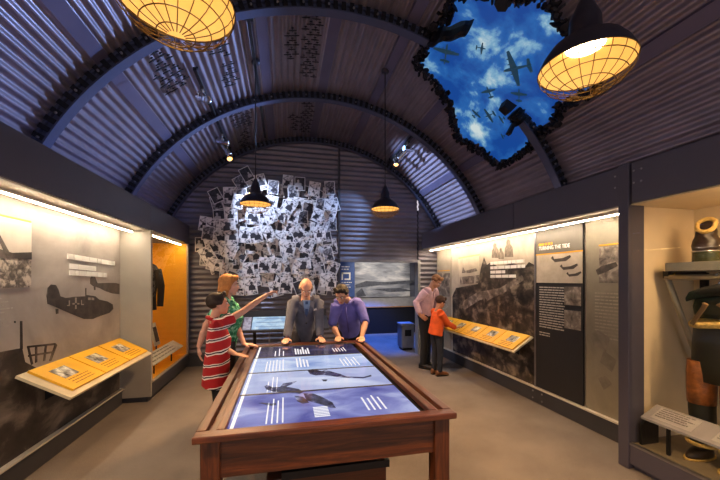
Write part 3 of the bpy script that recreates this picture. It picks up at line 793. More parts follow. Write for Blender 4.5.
bm = B(); rr = [hp_+(p-hp_)*(1+.35*abs((p-hp_).normalized().z)) for p in ringpts(hp_+hd_*.006, .048, hd_, 24)]; tube(bm, rr+rr[:1], .016, 8); link('fleece_collar', bm, FLEECE, bt)
bm = B(); rings(bm, [ringpts(hp_+hd_*.010, .040, hd_), ringpts(hp_+hd_*.002, .045, hd_)]); link('lining', bm, plain('brown_lining', '#2e1b0e', 0.8), bt)
bm = B(); lathe(bm, [(.001, 0), (.082, 0), (.084, .004), (.084, .07), (.080, .088), (.001, .088)], (bx, by, bz), 28); link('stand', bm, plain('olive_glass', '#3a3c22', 0.12, 0.3), bt)
bm = B(); lathe(bm, [(.086, .080), (.090, .086), (.086, .092), (.078, .087)], (bx, by, bz), 28); link('stand_rim', bm, M['chrome'], bt)
# hanger, braces, trousers
cx = sx+.04
hg = root('coat_hanger', (cx, 1.66, sz-.17), 'dark coat hanger with draped dark jacket hooked on the case rack', 'hanger')
bm = B(); pts = [(cx, 1.835, sz-.13), (cx, 1.835, sz-.09)] + [(cx+.035*math.sin(a), 1.835, sz-.085+.034*(1-math.cos(a))) for a in (.6, 1.2, 1.8, 2.4, 3.0, 3.8, 4.4)]
tube(bm, pts, .005, 8); link('hook', bm, M['chrome'], hg)
bm = B()
rings(bm, [[V((cx+.045*w*math.cos(2*PI*k/16), 1.835+y+.0*k, z+.035*h*math.sin(2*PI*k/16))) for k in range(16)] for y, z, w, h in ((.205, sz-.225, .3, .6), (.18, sz-.20, .7, 1), (.10, sz-.17, .9, 1.2), (0, sz-.145, .9, 1.3), (-.10, sz-.17, .9, 1.2), (-.18, sz-.20, .7, 1), (-.205, sz-.225, .3, .6))]); link('shoulder_bar', bm, plain('black_wool', '#15130f', 0.8), hg)
bm = B(); rings(bm, [[V((cx+.05+.07*w*math.cos(2*PI*k/16), 1.835+.19*d*math.sin(2*PI*k/16), z)) for k in range(16)] for w, d, z in ((.9, .95, sz-.365), (1, .98, sz-.33), (1, 1.02, sz-.28), (.8, .95, sz-.22), (.4, .4, sz-.17))]); link('jacket', bm, plain('dark_green_cloth', '#1b2015', 0.8), hg)
tr = root('flying_trousers', (3.2, 1.88, .35), 'dark fleece-lined flying trousers with brown leather knees hanging on braces', 'trousers')
tx, ty = 3.17, 1.835
def leg_secs(y0, spec): return [[V((tx+dx+rx*math.cos(2*PI*k/18), ty+y0+dy+ry*math.sin(2*PI*k/18), z)) for k in range(18)] for dx, dy, rx, ry, z in spec]
bm = B(); rings(bm, [[V((tx+.09*w*math.cos(2*PI*k/20), ty+.160*d*math.sin(2*PI*k/20), z)) for k in range(20)] for w, d, z in ((1.0, 1.04, .82), (1.08, 1.08, .95), (1.04, 1.05, 1.10), (.98, 1.0, 1.22), (.95, 1.0, 1.25))]); link('waist_section', bm, GREENLEA, tr)
bm = B(); rr = [V((tx+.095*math.cos(2*PI*k/24), ty+.165*math.sin(2*PI*k/24), 1.255+.012*math.sin(4*PI*k/24))) for k in range(24)]; tube(bm, rr+rr[:1], .024, 8); link('fleece_waistband', bm, FLEECE, tr)
for s in (1, -1):
    bm = B(); rings(bm, leg_secs(s*.105, [(0, 0, .085, .080, .88), (-.005, 0, .085, .079, .75), (-.01, 0, .082, .078, .60), (0, 0, .08, .075, .48), (.005, 0, .078, .074, .38), (.005, 0, .08, .076, .32)])); lg = link('trouser_leg', bm, GREENLEA, tr)
    bm = B(); rings(bm, leg_secs(s*.105, [(-.01, 0, .088, .084, .97), (-.015, 0, .092, .087, .88), (-.015, 0, .092, .086, .74), (-.012, 0, .088, .083, .64)])); link('knee_patch', bm, plain('tan_leather', '#8a4f22', 0.42, 0, 0.35, 26.0, 0.7), lg)
    bm = B(); tube(bm, [(tx-.11, ty+s*.11, 1.25), (tx-.05, ty+s*.07, 1.38), (cx-.075, ty+s*.035, sz-.25)], [.018]*3, 8, 0, .35, V((0, 1, 0))); link('brace', bm, plain('tan_webbing', '#8b6a44', 0.8), tr)
    bm = B(); rr = [V((tx+.088*math.cos(2*PI*k/16), ty+s*.105+.088*math.sin(2*PI*k/16), .33)) for k in range(16)]; tube(bm, rr+rr[:1], .014, 6); link('fleece_cuff', bm, FLEECE, tr)
for s in (1, -1):
    b_ = root('flying_boot', (3.15, 1.835+s*.105, .215), 'dark fleece-trimmed flying boot %s in the case' % ('nearer the navy post' if s > 0 else 'further from the navy post'), 'boot')
    bm = B(); y = 1.835+s*.105
    rings(bm, [[V((3.17+dx+rx*math.cos(2*PI*k/16), y+ry*math.sin(2*PI*k/16), z)) for k in range(16)] for dx, rx, ry, z in ((-.03, .13, .052, .225), (-.03, .13, .052, .25), (-.01, .10, .05, .28), (.02, .062, .052, .285))]); link('upper', bm, LEATHER, b_)
    bm = B(); rings(bm, [[V((3.14+.145*math.cos(2*PI*k/16), y+.06*math.sin(2*PI*k/16), z)) for k in range(16)] for z in (.217, .229)]); link('fleece_welt', bm, FLEECE, b_)
# label rail
lb = root('label_rail', (RX+.15, 1.4, .215), 'sloped pale grey label rail along the front of the flying clothes case', 'label rail')
bm = B(); prism(bm, [V((RX+.065, .7, .455)), V((RX+.065, 2.195, .455)), V((RX+.235, 2.195, .54)), V((RX+.235, .7, .54))], (0, 0, -.018)); link('label_board', bm, plain('label_grey', '#8f898d', 0.5), lb)
for k in range(3):
    a = 2.14-k*.40
    bm = B(); prism(bm, [V((RX+.09, a-.28, .4665)), V((RX+.09, a, .4665)), V((RX+.215, a, .5340)), V((RX+.215, a-.28, .5340))], (0, 0, .003)); t_ = link('label_text', bm, plain('label_pale', '#a8a1a3', 0.5), lb)
    bm = B(); word_rows(bm, V((RX+.205, a-.02, .533)), nrt, V((-1, 0, -.46)).normalized(), .24, 5, .024, .008, V((0, 0, .003)), 60+k, .015, .05); link('lettering', bm, plain('ink_grey', '#857e80', 0.6), t_)
for yy in (2.02, 1.2):
    bm = B(); box(bm, (RX+.10, yy-.01, .217), (RX+.12, yy+.01, .472)); link('leg', bm, M['black'], lb)
bm = B(); prism(bm, [V((RX+.07, 2.19, .217)), V((RX+.25, 2.19, .217)), V((RX+.25, 2.19, .52)), V((RX+.16, 2.19, .47)), V((RX+.07, 2.19, .38))], (0, .02, 0)); link('end_bracket', bm, M['black'], lb)
# ================================================================ touch table
TX0, TX1, TY0, TY1, TZ = -0.430, 0.942, 1.70, 3.995, 0.85
tb = root('touch_table', ((TX0+TX1)/2, (TY0+TY1)/2, 0), 'large oak table with a glowing touch screen top in the middle of the room', 'table')
SX0, SX1, SY0, SY1 = -0.285, 0.755, 1.775, 3.835
T_ = 0.034
bm = B(); box(bm, (TX0, TY0, TZ-T_), (TX1, SY0, TZ)); o = link('front_rail', bm, M['oakX'], tb); bevel(o, .006)
bm = B(); box(bm, (TX0, SY1+.05, TZ-T_), (TX1, TY1, TZ)); o = link('back_rail', bm, M['oakX'], tb); bevel(o, .006)
bm = B(); box(bm, (TX0, SY0, TZ-T_), (TX0+.050, SY1+.05, TZ)); box(bm, (TX0+.095, SY0, TZ-T_), (SX0-.005, SY1+.05, TZ)); o = link('side_rail', bm, M['oakY'], tb); bevel(o, .005)
bm = B(); box(bm, (SX1+.055, SY0, TZ-T_), (SX1+.10, SY1+.05, TZ)); box(bm, (TX1-.05, SY0, TZ-T_), (TX1, SY1+.05, TZ)); o = link('side_rail', bm, M['oakY'], tb); bevel(o, .005)
bm = B(); box(bm, (TX0+.05, SY0, TZ-.06), (TX0+.105, SY1+.05, TZ-.052)); box(bm, (SX1, SY0, TZ-.06), (TX1-.045, SY1+.05, TZ-.052)); box(bm, (SX0, SY1, TZ-.05), (SX1+.05, SY1+.055, TZ-.008)); link('groove', bm, plain('dark_groove', '#15100e', 0.6), tb)
for (x0, x1, y0, y1, ax) in ((TX0+.10, TX1-.10, TY0+.05, TY0+.085, 'oakX'), (TX0+.10, TX1-.10, TY1-.085, TY1-.05, 'oakX'), (TX0+.05, TX0+.085, TY0+.1, TY1-.1, 'oakY'), (TX1-.085, TX1-.05, TY0+.1, TY1-.1, 'oakY')):
    bm = B(); box(bm, (x0, y0, .62), (x1, y1, TZ-T_)); link('apron', bm, M[ax], tb)
for x in (TX0+.03, TX1-.12):
    for y in (TY0+.03, TY1-.12):
        bm = B(); box(bm, (x, y, 0), (x+.09, y+.09, TZ-T_)); o = link('leg', bm, M['oakZ'], tb); bevel(o, .006)
bm = B(); box(bm, (-.11, 2.08, .0), (.645, 3.6, .385)); o = link('equipment_box', bm, wood('red_oak', 'X', '#1c0a05', '#4a1e10'), tb); bevel(o, .005)
bm = B(); box(bm, (-.02, 2.06, .385), (.66, 3.62, .43)); link('box_lid', bm, M['black'], tb)
# screen: four monitors in a row
def screen_mat(name, stops, s, scale=2.0, stretch=(1, 1, 1)):
    m, nt, b = newmat(name)
    nz = N(nt, 'ShaderNodeTexNoise', Scale=scale, Detail=5.0, Roughness=0.5, Distortion=0.6)
    nt.links.new(coords(nt, stretch), nz.inputs['Vector'])
    r = ramp(nt, nz.outputs[0], stops)
    nt.links.new(r.outputs[0], b.inputs['Emission Color']); b.inputs['Emission Strength'].default_value = s
    b.inputs['Base Color'].default_value = (.01, .01, .012, 1); b.inputs['Roughness'].default_value = 0.12
    return m
SE = 0.9
YS = [SY0, 2.275, 2.79, 3.31, SY1]
SM = [screen_mat('monitor_dusk', [(0.3, '#4d51a0'), (0.5, '#8389c8'), (0.7, '#c3cbee')], SE, 2.6, (1, 2, 1)),
      screen_mat('monitor_haze', [(0.3, '#9da6d8'), (0.5, '#b9c2e6'), (0.7, '#dfe6fa')], SE, 2.0, (1, 2, 1)),
      screen_mat('monitor_pale', [(0.3, '#7f97d4'), (0.5, '#b4c6ee'), (0.7, '#dbe8fb')], SE, 2.2, (1, 2, 1)),
      screen_mat('monitor_night', [(0.3, '#15162c'), (0.55, '#23264a'), (0.75, '#4b4a78')], SE, 3.0, (1, 2, 1))]
scr = []
for i in range(4):
    bm = B(); box(bm, (SX0, YS[i]+(.012 if i else 0), TZ-.03), (SX1, YS[i+1]-.012, TZ-.006)); scr.append(link('screen', bm, SM[i], tb))
bm = B(); box(bm, (SX0, SY0, TZ-.034), (SX1, SY1, TZ-.030)); link('screen_tray', bm, M['black'], tb)
for i in (1, 2, 3):
    bm = B(); box(bm, (SX0, YS[i]-.011, TZ-.03), (SX1, YS[i]+.011, TZ-.0045)); link('bezel', bm, M['black'], tb)
SZ = TZ-.006
def zs(px, py): return onZ(px, py, SZ)
def on_screen(parent, name, polys, mat, t=.0012):
    bm = B()
    for p in polys: prism(bm, [zs(a, b) for a, b in p], (0, 0, t))
    return link(name, bm, mat, parent)
IMG = lambda n, c: glow(n, c, SE)
WHT = IMG('screen_white', '#f4f6ff'); DRK = screen_mat('screen_plane', [(0.42, '#131328'), (0.58, '#3c3d66'), (0.72, '#b9bedd')], SE, 14.0)
z3 = lambda L: [(230+a/4.8, 325+b/4.8) for a, b in L]
on_screen(scr[0], 'bomber_picture', [z3(q) for q in ([(165, 296), (178, 288), (205, 300), (240, 298), (255, 282), (320, 270), (300, 283), (268, 296), (330, 308), (352, 322), (335, 330), (262, 322), (205, 320), (175, 310)],)], DRK)
for q in ([(352, 328), (400, 330), (440, 345), (492, 372), (508, 398), (480, 396), (420, 376), (368, 362)], [(137, 376), (150, 372), (200, 378), (222, 374), (222, 384), (195, 388), (160, 380)], [(310, 340), (350, 345), (380, 372), (350, 378), (322, 366)]):
    on_screen(scr[0], 'wing_picture', [z3(q)], DRK)
on_screen(scr[1], 'bomber_picture', [z3(q) for q in ([(370, 216), (400, 212), (440, 222), (462, 214), (480, 222), (530, 236), (560, 248), (640, 250), (676, 240), (680, 246), (640, 256), (570, 254), (520, 250), (450, 240), (412, 242), (385, 236)], [(440, 262), (468, 262), (462, 270), (448, 270)])], DRK)
on_screen(scr[2], 'label_block', [z3(q) for q in ([(405, 212), (470, 209), (472, 211), (405, 214)],)], DRK)
def columns(parent, x, y0, y1, n, w, gap, seed, wmax=.05):
    """short columns of text running along the table's length"""
    bm = B(); r = random.Random(seed)
    for i in range(n):
        e = y0+(y1-y0)*r.uniform(.55, 1.0)
        box(bm, (x+gap*i, y0, SZ), (x+gap*i+w, e, SZ+.0012))
    return link('text_block', bm, WHT, parent)
columns(scr[0], -.10, 1.80, 2.26, 4, .008, .028, 3); columns(scr[0], .47, 1.86, 2.18, 4, .011, .034, 4); 
columns(scr[1], -.12, 2.3, 2.7, 3, .007, .03, 14)
columns(scr[2], -.16, 2.82, 3.22, 6, .009, .028, 5); columns(scr[2], .10, 2.9, 3.26, 4, .014, .03, 6); columns(scr[2], .50, 2.86, 3.24, 5, .010, .034, 7)
columns(scr[3], -.10, 3.36, 3.72, 3, .010, .04, 8); columns(scr[3], .10, 3.40, 3.76, 6, .016, .026, 9); columns(scr[3], .5, 3.44, 3.66, 5, .008, .03, 10)
bm = B(); 
for i in range(7): box(bm, (.16, 1.83+i*.022, SZ), (.245, 1.842+i*.022, SZ+.0012))
link('text_block', bm, WHT, scr[0])
for i in range(4):  # bright light on the glass recess edge, drawn as a glowing white band
    bm = B(); box(bm, (SX0+.012, YS[i]+.006, SZ), (SX0+.030, YS[i+1]-.006, SZ+.0012)); link('lit_edge_band', bm, IMG('lit_edge_white', '#ffffff'), scr[i])

# ================================================================ pendant lamps
SHADE_OUT = plain('enamel_dark', '#2a2730', 0.4, 0.3); SHADE_IN = plain('enamel_cream', '#f2cc84', 0.5, 0.0, 0.04); WIRE = plain('brass_wire', '#6b5023', 0.35, 0.8)
BULB = glow('lamp_bulb', '#ffe3b0', 16.0)
LR = 0.180
def make_lamp(drop):
    """origin at the lowest point of the wire guard; rim at z = .115"""
    rt = root('pendant_lamp', (0, 0, 0), 'x', 'lamp', 'caged industrial pendant lamps')
    zr = .115
    bm = B(); lathe(bm, [(LR, zr), (LR*.985, zr+.012), (LR*.90, zr+.045), (LR*.74, zr+.085), (LR*.5, zr+.115), (.062, zr+.135), (.058, zr+.20), (.045, zr+.235), (.03, zr+.27), (.018, zr+.30), (.001, zr+.30)], n=48); link('shade', bm, SHADE_OUT, rt)
    bm = B(); lathe(bm, [(LR*.985, zr+.001), (LR*.96, zr+.012), (LR*.88, zr+.042), (LR*.72, zr+.080), (LR*.48, zr+.109), (.001, zr+.118)], n=48); link('reflector', bm, SHADE_IN, rt)
    bm = B(); lathe(bm, [(.001, zr+.082), (.05, zr+.083), (.072, zr+.088), (.074, zr+.095), (.001, zr+.10)], n=28); link('bulb', bm, BULB, rt)
    bm = B()
    for k in range(20):
        a = 2*PI*k/20; d = V((math.cos(a), math.sin(a), 0))
        tube(bm, [d*(LR*math.cos(t))+V((0, 0, zr-.113*math.sin(t)**1.2)) for t in (0, .25, .5, .75, 1.0, 1.25, 1.42)], .0017, 5)
    for t in (.02, .30, .62, .95, 1.25):
        rr = [V((LR*math.cos(t)*math.cos(2*PI*k/36), LR*math.cos(t)*math.sin(2*PI*k/36), zr-.113*math.sin(t)**1.2)) for k in range(37)]; tube(bm, rr, .0020, 5)
    link('wire_guard', bm, WIRE, rt)
    bm = B(); tube(bm, [(0, 0, zr+.29), (0, 0, drop-.02)], .006, 8); link('rod', bm, M['black'], rt)
    bm = B(); lathe(bm, [(.001, drop-.03), (.045, drop-.03), (.05, drop-.012), (.05, drop+.01), (.001, drop+.01)], n=24); link('ceiling_rose', bm, SHADE_OUT, rt)
    return rt
def vz(x): return VZ+math.sqrt((VR-.02)**2-(x-VX)**2)
LAMPS = [(-.345, 1.19, 'nearest caged pendant lamp at the upper left of the room'), (1.245, 1.17, 'caged pendant lamp hanging in front of the hole in the ceiling'),
         (-.345, 4.18, 'caged pendant lamp hanging in front of the photo collage'), (1.257, 4.11, 'caged pendant lamp hanging before the bare corrugated end wall')]
ZR = 2.50
for i, (x, y, l) in enumerate(LAMPS):
    z0 = ZR-.115
    rt = make_lamp(vz(x)-z0)
    rt.location = (x, y, z0); rt['label'] = l
    lamp('pendant_or_fill_beam', 'SPOT', (x, y, z0-.03), '#ffc98c', 170, (x, y, 0), spot_size=math.radians(125), spot_blend=.7, shadow_soft_size=.05)
# conduit along the vault over the left lamps
bm = B(); box(bm, (-.37, 3.42, vz(-.345)-.045), (-.335, 4.86, vz(-.345)-.012)); box(bm, (-.40, 3.40, vz(-.345)-.05), (-.305, 3.47, vz(-.345)-.012))
o = link('ceiling_conduit', bm, M['black']); tag(o, 'dark conduit fixed along the vault between the nearer ribs', 'conduit')
bm = B(); box(bm, (-.37, 5.1, vz(-.345)-.045), (-.335, 6.3, vz(-.345)-.012))
o = link('ceiling_conduit', bm, M['black']); tag(o, 'dark conduit fixed along the vault behind the middle rib', 'conduit')

# ================================================================ track lights
COOL = glow('blue_lens', '#7fb4ff', 6.0); WARM = glow('warm_lens', '#ffb558', 6.0); DULL = plain('unlit_lens', '#8a8890', 0.1)
def track(x, y0, y1, label):
    z = vz(x)-.06
    bm = B(); box(bm, (x-.018, y0, z-.02), (x+.018, y1, z+.015))
    for y in (y0+.1, y1-.1): box(bm, (x-.012, y-.012, z+.015), (x+.012, y+.012, z+.075))
    o = link('light_track', bm, M['black']); tag(o, label, 'track')
    return z-.02
def spot(x, y, z, aim, label, lens):
    d = (V(aim)-V((x, y, z-.10))).normalized()
    rt = root('track_spotlight', (x, y, z), label, 'spotlight', 'track spotlights')
    c = V((x, y, z-.115))
    bm = B(); lathe(bm, [(.001, -.095), (.034, -.095), (.040, -.08), (.040, .05), (.050, .075), (.050, .095), (.044, .095), (.040, .06), (.001, .058)], c, 24, 0, d); link('housing', bm, M['chrome'], rt)
    bm = B(); lathe(bm, [(.001, .078), (.043, .078), (.043, .070), (.001, .070)], c, 24, 0, d)
    link('lens', bm, lens, rt)
    s = d.cross(V((0, 0, 1))).normalized()
    bm = B(); tube(bm, [c+s*.052, c+s*.056+V((0, 0, .05)), c+s*.02+V((0, 0, .075)), c-s*.02+V((0, 0, .075)), c-s*.056+V((0, 0, .05)), c-s*.052], .007, 6); tube(bm, [c+V((0, 0, .07)), V((x, y, z))], .012, 8); box(bm, (x-.02, y-.05, z-.02), (x+.02, y+.05, z)); link('bracket', bm, M['chrome'], rt)
    return rt, c, d
zl = track(-.95, 3.9, 6.4, 'black lighting track along the left of the vault')
zr_ = track(2.02, 4.95, 6.4, 'black lighting track along the right of the vault')
SPOTS = [  # x, y, z, aim, label, lens, colour, energy, cone
 (-.95, 4.25, zl, (-.2, 3.6, 3.3), 'lone silver spotlight on the track nearest the left lamp', DULL, None, 0, 0),
 (-.95, 5.52, zl, (2.95, 5.8, 3.38), 'blue-lensed spotlight topmost of the left cluster', COOL, '#a4c2ff', 2600, 27),
 (-.95, 5.86, zl, (0.4, 6.6, 1.9), 'blue-white spotlight in the middle of the left cluster', COOL, '#c4d8ff', 215, 85),
 (-.95, 6.15, zl, (-.1, 4.1, 1.0), 'amber spotlight lowest of the left cluster', WARM, '#ffd09a', 330, 60),
 (2.02, 5.30, zr_, (-1.9, 3.8, 3.66), 'blue-lensed spotlight topmost of the right cluster', COOL, '#94b6ff', 1100, 78),
 (2.02, 5.55, zr_, (1.1, 6.6, 2.75), 'blue-white spotlight in the middle of the right cluster', COOL, '#9dc0ff', 110, 50),
 (2.02, 5.9, zr_, (1.3, 4.2, 0), 'amber spotlight lowest of the right cluster', WARM, '#ffc27a', 200, 60)]
for (x, y, z, aim, lab, lens, col, e, cone) in SPOTS:
    rt, c, d = spot(x, y, z, aim, lab, lens)
    if col: bl = lamp('spot_beam', 'SPOT', c+d*.11, col, e, c+d*2, spot_size=math.radians(cone), spot_blend=0.6, shadow_soft_size=.03)
    if cone == 78: bl.scale = (1, .34, 1)
# ================================================================ bomber silhouettes in formation on the vault
SIL = plain('silhouette_black', '#08080a', 0.7)
def sil_mesh():
    bm = B(); plane_pts(bm, V((0, 0, 0)), V((0, 1, 0)), V((1, 0, 0)), V((0, 0, 1)), .066, .086, 2, .006)
    tube(bm, [(0, 0, 0), (0, 0, .05)], .002, 5)
    me = bpy.data.meshes.new('aircraft_silhouette'); bmesh.ops.recalc_face_normals(bm, faces=bm.faces); bm.to_mesh(me); bm.free(); me.materials.append(SIL)
    return me
SME = sil_mesh()
PATCH = [([(144, 62), (160, 46), (190, 80), (166, 98)], 'beside the near left lamp'), ([(207, 57), (232, 55), (228, 36), (205, 48)], 'just right of the near left lamp'), ([(219, 61), (236, 60), (241, 85), (226, 87)], 'just below the near left lamp'),
         ([(285, 28), (299, 28), (299, 60), (287, 61)], 'in the short block overhead'), ([(306, 5), (328, 5), (316, 77), (300, 77)], 'in the long column overhead'),
         ([(229, 110), (250, 103), (251, 127), (236, 127)], 'above the left spotlights'), ([(240, 128), (249, 128), (248, 146), (240, 146)], 'by the end wall above the collage'),
         ([(302, 97), (317, 98), (311, 132), (299, 132)], 'in the column past the middle rib'), ([(289, 115), (298, 114), (298, 132), (294, 132)], 'in the small cluster past the middle rib')]
rs = random.Random(11)
for poly, where in PATCH:
    q = [onV(a, b, VR-.05) for a, b in poly]
    a0, a1 = min(p[0] for p in q), max(p[0] for p in q); y0, y1 = min(p[1] for p in q), max(p[1] for p in q)
    st = math.degrees(.098/VR); row = 0; y = y0+.03
    while y < y1:
        a = a0+(st/2 if row % 2 else 0)
        while a < a1:
            if inside(a, y, q) and rs.random() > .05:
                o = bpy.data.objects.new('aircraft_silhouette', SME); COL.objects.link(o)
                aa = a+rs.uniform(-.25, .25); yy = y+rs.uniform(-.008, .008)
                o.location = vp(aa, yy, VR-.052); o.rotation_euler = (0, -math.radians(aa-90), 0)
                tag(o, 'small black bomber silhouette on the vault ' + where, 'aircraft silhouette', 'bomber silhouettes ' + where)
            a += st
        y += .078; row += 1

# ================================================================ photo collage on the end wall
CARD = plain('photo_card', '#e9e6e4', 0.45, 0, 0.04)
TONES = [photo_mat('photo_tone_%s' % k, st, 13.0, 6.0, 0.45) for k, st in (('grey', [(0.36, '#1c1b20'), (0.5, '#6c6a70'), (0.64, '#c6c3c4')]), ('pale', [(0.40, '#4d4b50'), (0.47, '#c0bdbd'), (0.55, '#ebe8e6')]), ('dark', [(0.36, '#0c0b0f'), (0.6, '#45434a'), (.75, '#8a878a')]))]
INK = plain('photo_figure_dark', '#333138', 0.5); PALE = plain('photo_figure_pale', '#bdb9b8', 0.5)
def photo_mesh(seed, tone):
    r = random.Random(seed); bm = B()
    w, h = r.choice(((.22, .28), (.20, .26), (.27, .21), (.23, .30)))
    bend = r.uniform(-.003, .003)
    # a slightly curled card (faces -Y)
    xs = [-w/2+w*i/6 for i in range(7)]
    def cy(x): return bend*(1-(2*x/w)**2)
    for i in range(6):
        a, b = xs[i], xs[i+1]
        prism(bm, [V((a, cy(a), -h/2)), V((b, cy(b), -h/2)), V((b, cy(b), h/2)), V((a, cy(a), h/2))], (0, .003, 0), 0)
    m = .012
    for i in range(6):
        a, b = max(xs[i], -w/2+m), min(xs[i+1], w/2-m)
        prism(bm, [V((a, cy(a)-.001, -h/2+m)), V((b, cy(b)-.001, -h/2+m)), V((b, cy(b)-.001, h/2-m)), V((a, cy(a)-.001, h/2-m))], (0, .0009, 0), 1)
    yb = min(cy(-.05), cy(.05), cy(0))-.0022
    for f in range(r.choice((1, 1, 2, 3))):
        x = r.uniform(-.05, .05); s = r.uniform(.4, 1.25); z = r.uniform(-.06, .03); mi = 2 if (tone != 2) else 3
        head = [V((x+.022*s*math.cos(2*PI*k/10), yb, z+.055*s+.027*s*math.sin(2*PI*k/10))) for k in range(10)]
        prism(bm, head, (0, .001, 0), 3 if r.random() < .5 else mi)
        sh = [V((x-.055*s, yb, z-.06*s)), V((x+.055*s, yb, z-.06*s)), V((x+.05*s, yb, z)), V((x+.02*s, yb, z+.03*s)), V((x-.02*s, yb, z+.03*s)), V((x-.05*s, yb, z))]
        prism(bm, sh, (0, .001, 0), mi)
    bmesh.ops.recalc_face_normals(bm, faces=bm.faces)
    me = bpy.data.meshes.new('photo_print'); bm.to_mesh(me); bm.free()
    for mm in (CARD, TONES[tone], INK, PALE): me.materials.append(mm)
    return me
PM = [photo_mesh(100+i, (1, 0, 2, 1, 1, 1, 1, 0, 2, 1, 1, 1)[i]) for i in range(12)]
z6 = lambda a, b: (195+a/3.84, 165+b/3.84)
SPECIAL = [  # zoom x, y, tilt, mesh, label
 (198, 35, -30, 8, 'dark tilted photo print topmost of the wall collage'), (80, 118, -28, 8, 'dark tilted photo print at the upper left corner of the collage'),
 (165, 140, 12, 0, 'pale photo print just left of the lamp before the collage'), (50, 262, 6, 1, 'photo print at the left edge of the collage, second from the lowest'),
 (48, 345, -30, 3, 'tilted photo print lowest at the left edge of the collage'), (75, 382, 10, 5, 'photo print at the lower left corner of the collage near the fair-haired person'),
 (403, 72, 0, 2, 'dark photo print at the top of the collage right of the lamp'), (458, 92, 8, 4, 'photo print at the top of the collage, second from its right corner'),
 (518, 88, -4, 7, 'photo print at the upper right corner of the collage'), (522, 155, 8, 5, 'photo print on the right edge of the collage, second from the top'),
 (300, 85, 4, 7, 'photo print at the top of the collage just right of the lamp shade'), (125, 228, -6, 9, 'wide pale photo print left of centre in the collage'),
 (268, 385, 6, 6, 'upright pale photo print low in the middle of the collage'), (418, 378, -6, 9, 'pale photo print low in the collage above the man in the suit'),
 (478, 265, -10, 10, 'pale photo print at right of centre in the collage'), (512, 345, -14, 7, 'tilted photo print on the right edge of the collage, low down'),
 (135, 330, 24, 4, 'pale photo print tilted steeply at lower left of the collage'), (360, 325, 10, 3, 'pale photo print right of the centre of the collage, tilted'),
 (432, 308, 22, 10, 'pale blank-looking photo print tilted near the right of the collage'), (395, 262, -30, 6, 'pale photo print tilted like a diamond in the upper right half'),
 (360, 160, 35, 3, 'pale photo print tilted just right of the lamp shade'), (288, 195, -24, 4, 'pale photo print tilted directly under the lamp shade'),
 (350, 462, 4, 6, 'upright photo print at the lower edge beside the bald head'), (520, 455, 6, 3, 'photo print at the lower right corner of the collage'),
 (35, 262, 4, 1, None)]
OUT = [z6(*p) for p in ((20, 235), (55, 190), (70, 150), (130, 115), (175, 60), (225, 60), (280, 70), (380, 60), (440, 75), (535, 72), (545, 150), (550, 330), (548, 480), (480, 500), (100, 500), (110, 420), (60, 400), (22, 340))]
rp_ = random.Random(21)
pts = []
for jy in range(11):
    for jx in range(12):
        a = 195+8+jx*11.9+(5 if jy % 2 else 0)+rp_.uniform(-2.5, 2.5); b = 183+jy*10.6+rp_.uniform(-2.5, 2.5)
        if inside(a, b, OUT) and b < 291: pts.append((a, b))
rp_.shuffle(pts)
WHERE = lambda a, b: ('upper' if b < 215 else 'middle' if b < 255 else 'lower')+' '+('left' if a < 243 else 'centre' if a < 292 else 'right')
k = 0
PLACED = []
def depth_for(a, b):
    p = onY(a, b, YB); d = .014
    for q, dq in PLACED:
        if (q-p).length < .44: d = max(d, dq+.0108)
    PLACED.append((p, d)); return d
bm = B(); tube(bm, [(0, 0, 0), (0, 1, 0)], .004, 6); PIN = bpy.data.meshes.new('hanging_pin'); bm.to_mesh(PIN); bm.free(); PIN.materials.append(M['black'])
def put(me, a, b, rot, depth, label, group):
    o = bpy.data.objects.new('photo_print', me); COL.objects.link(o)
    p = onY(a, b, YB-.03-depth)
    o.location = p; o.rotation_euler = (0, math.radians(rot), 0)
    tag(o, label, 'photo', group)
    pn = bpy.data.objects.new('hanging_pin', PIN); COL.objects.link(pn); pn.parent = o; pn.scale = (1, .009, 1); pn.location = (0, .004, .08)
for (a, b) in pts:
    w = WHERE(a, b)
    me = PM[rp_.randrange(12)]
    put(me, a, b, rp_.choice((-1, 1))*abs(rp_.gauss(0, 13)), depth_for(a, b), 'black and white photo print overlapping others in the %s of the collage' % w, 'collage prints, %s' % w); k += 1
for (a, b, rot, mi, lab) in SPECIAL:
    if lab is None: continue
    x, y = z6(a, b); put(PM[mi], x, y, rot, depth_for(x, y), lab, None); k += 1

# ================================================================ kiosk under the collage
ks = root('reading_rail', (0, 6.25, 0), 'grey reading rail with a glowing pale screen below the photo collage', 'reading rail')
bm = B(); prism(bm, [V((-.74, 6.05, .70)), V((.78, 6.05, .70)), V((.78, 6.42, .90)), V((-.74, 6.42, .90))], (0, .01, -.03)); link('shelf', bm, M['base'], ks)
nn = V((0, -.2, .37)).normalized()
def on_shelf(x0, x1, f0, f1, h): return [V((x, 6.05+.37*f, .70+.2*f))+nn*h for x, f in ((x0, f0), (x1, f0), (x1, f1), (x0, f1))]
bm = B(); prism(bm, on_shelf(-.57, .30, .08, .95, .001), nn*.012); s1 = link('screen', bm, screen_mat('kiosk_screen', [(0.35, '#8fb0d4'), (0.6, '#c4dcec')], 1.0, 6.0), ks)
bm = B(); prism(bm, on_shelf(-.72, -.59, .08, .95, .001), nn*.012); s2 = link('caption_panel', bm, screen_mat('kiosk_caption', [(0.35, '#8d7f8d'), (0.6, '#c7bccb')], .7, 20.0), ks)
bm = B()
for f in (.2, .5, .78): prism(bm, on_shelf(-.5, .2, f, f+.05, .0125), nn*.001)
link('lettering', bm, glow('kiosk_ink', '#8fa6c8', .7), s1)
for x in (-.55, .6):
    bm = B(); prism(bm, [V((x, 6.12, .70)), V((x, 6.16, .70)), V((x, 6.46, 0)), V((x, 6.40, 0))], (.05, 0, 0)); link('leg', bm, M['black'], ks)
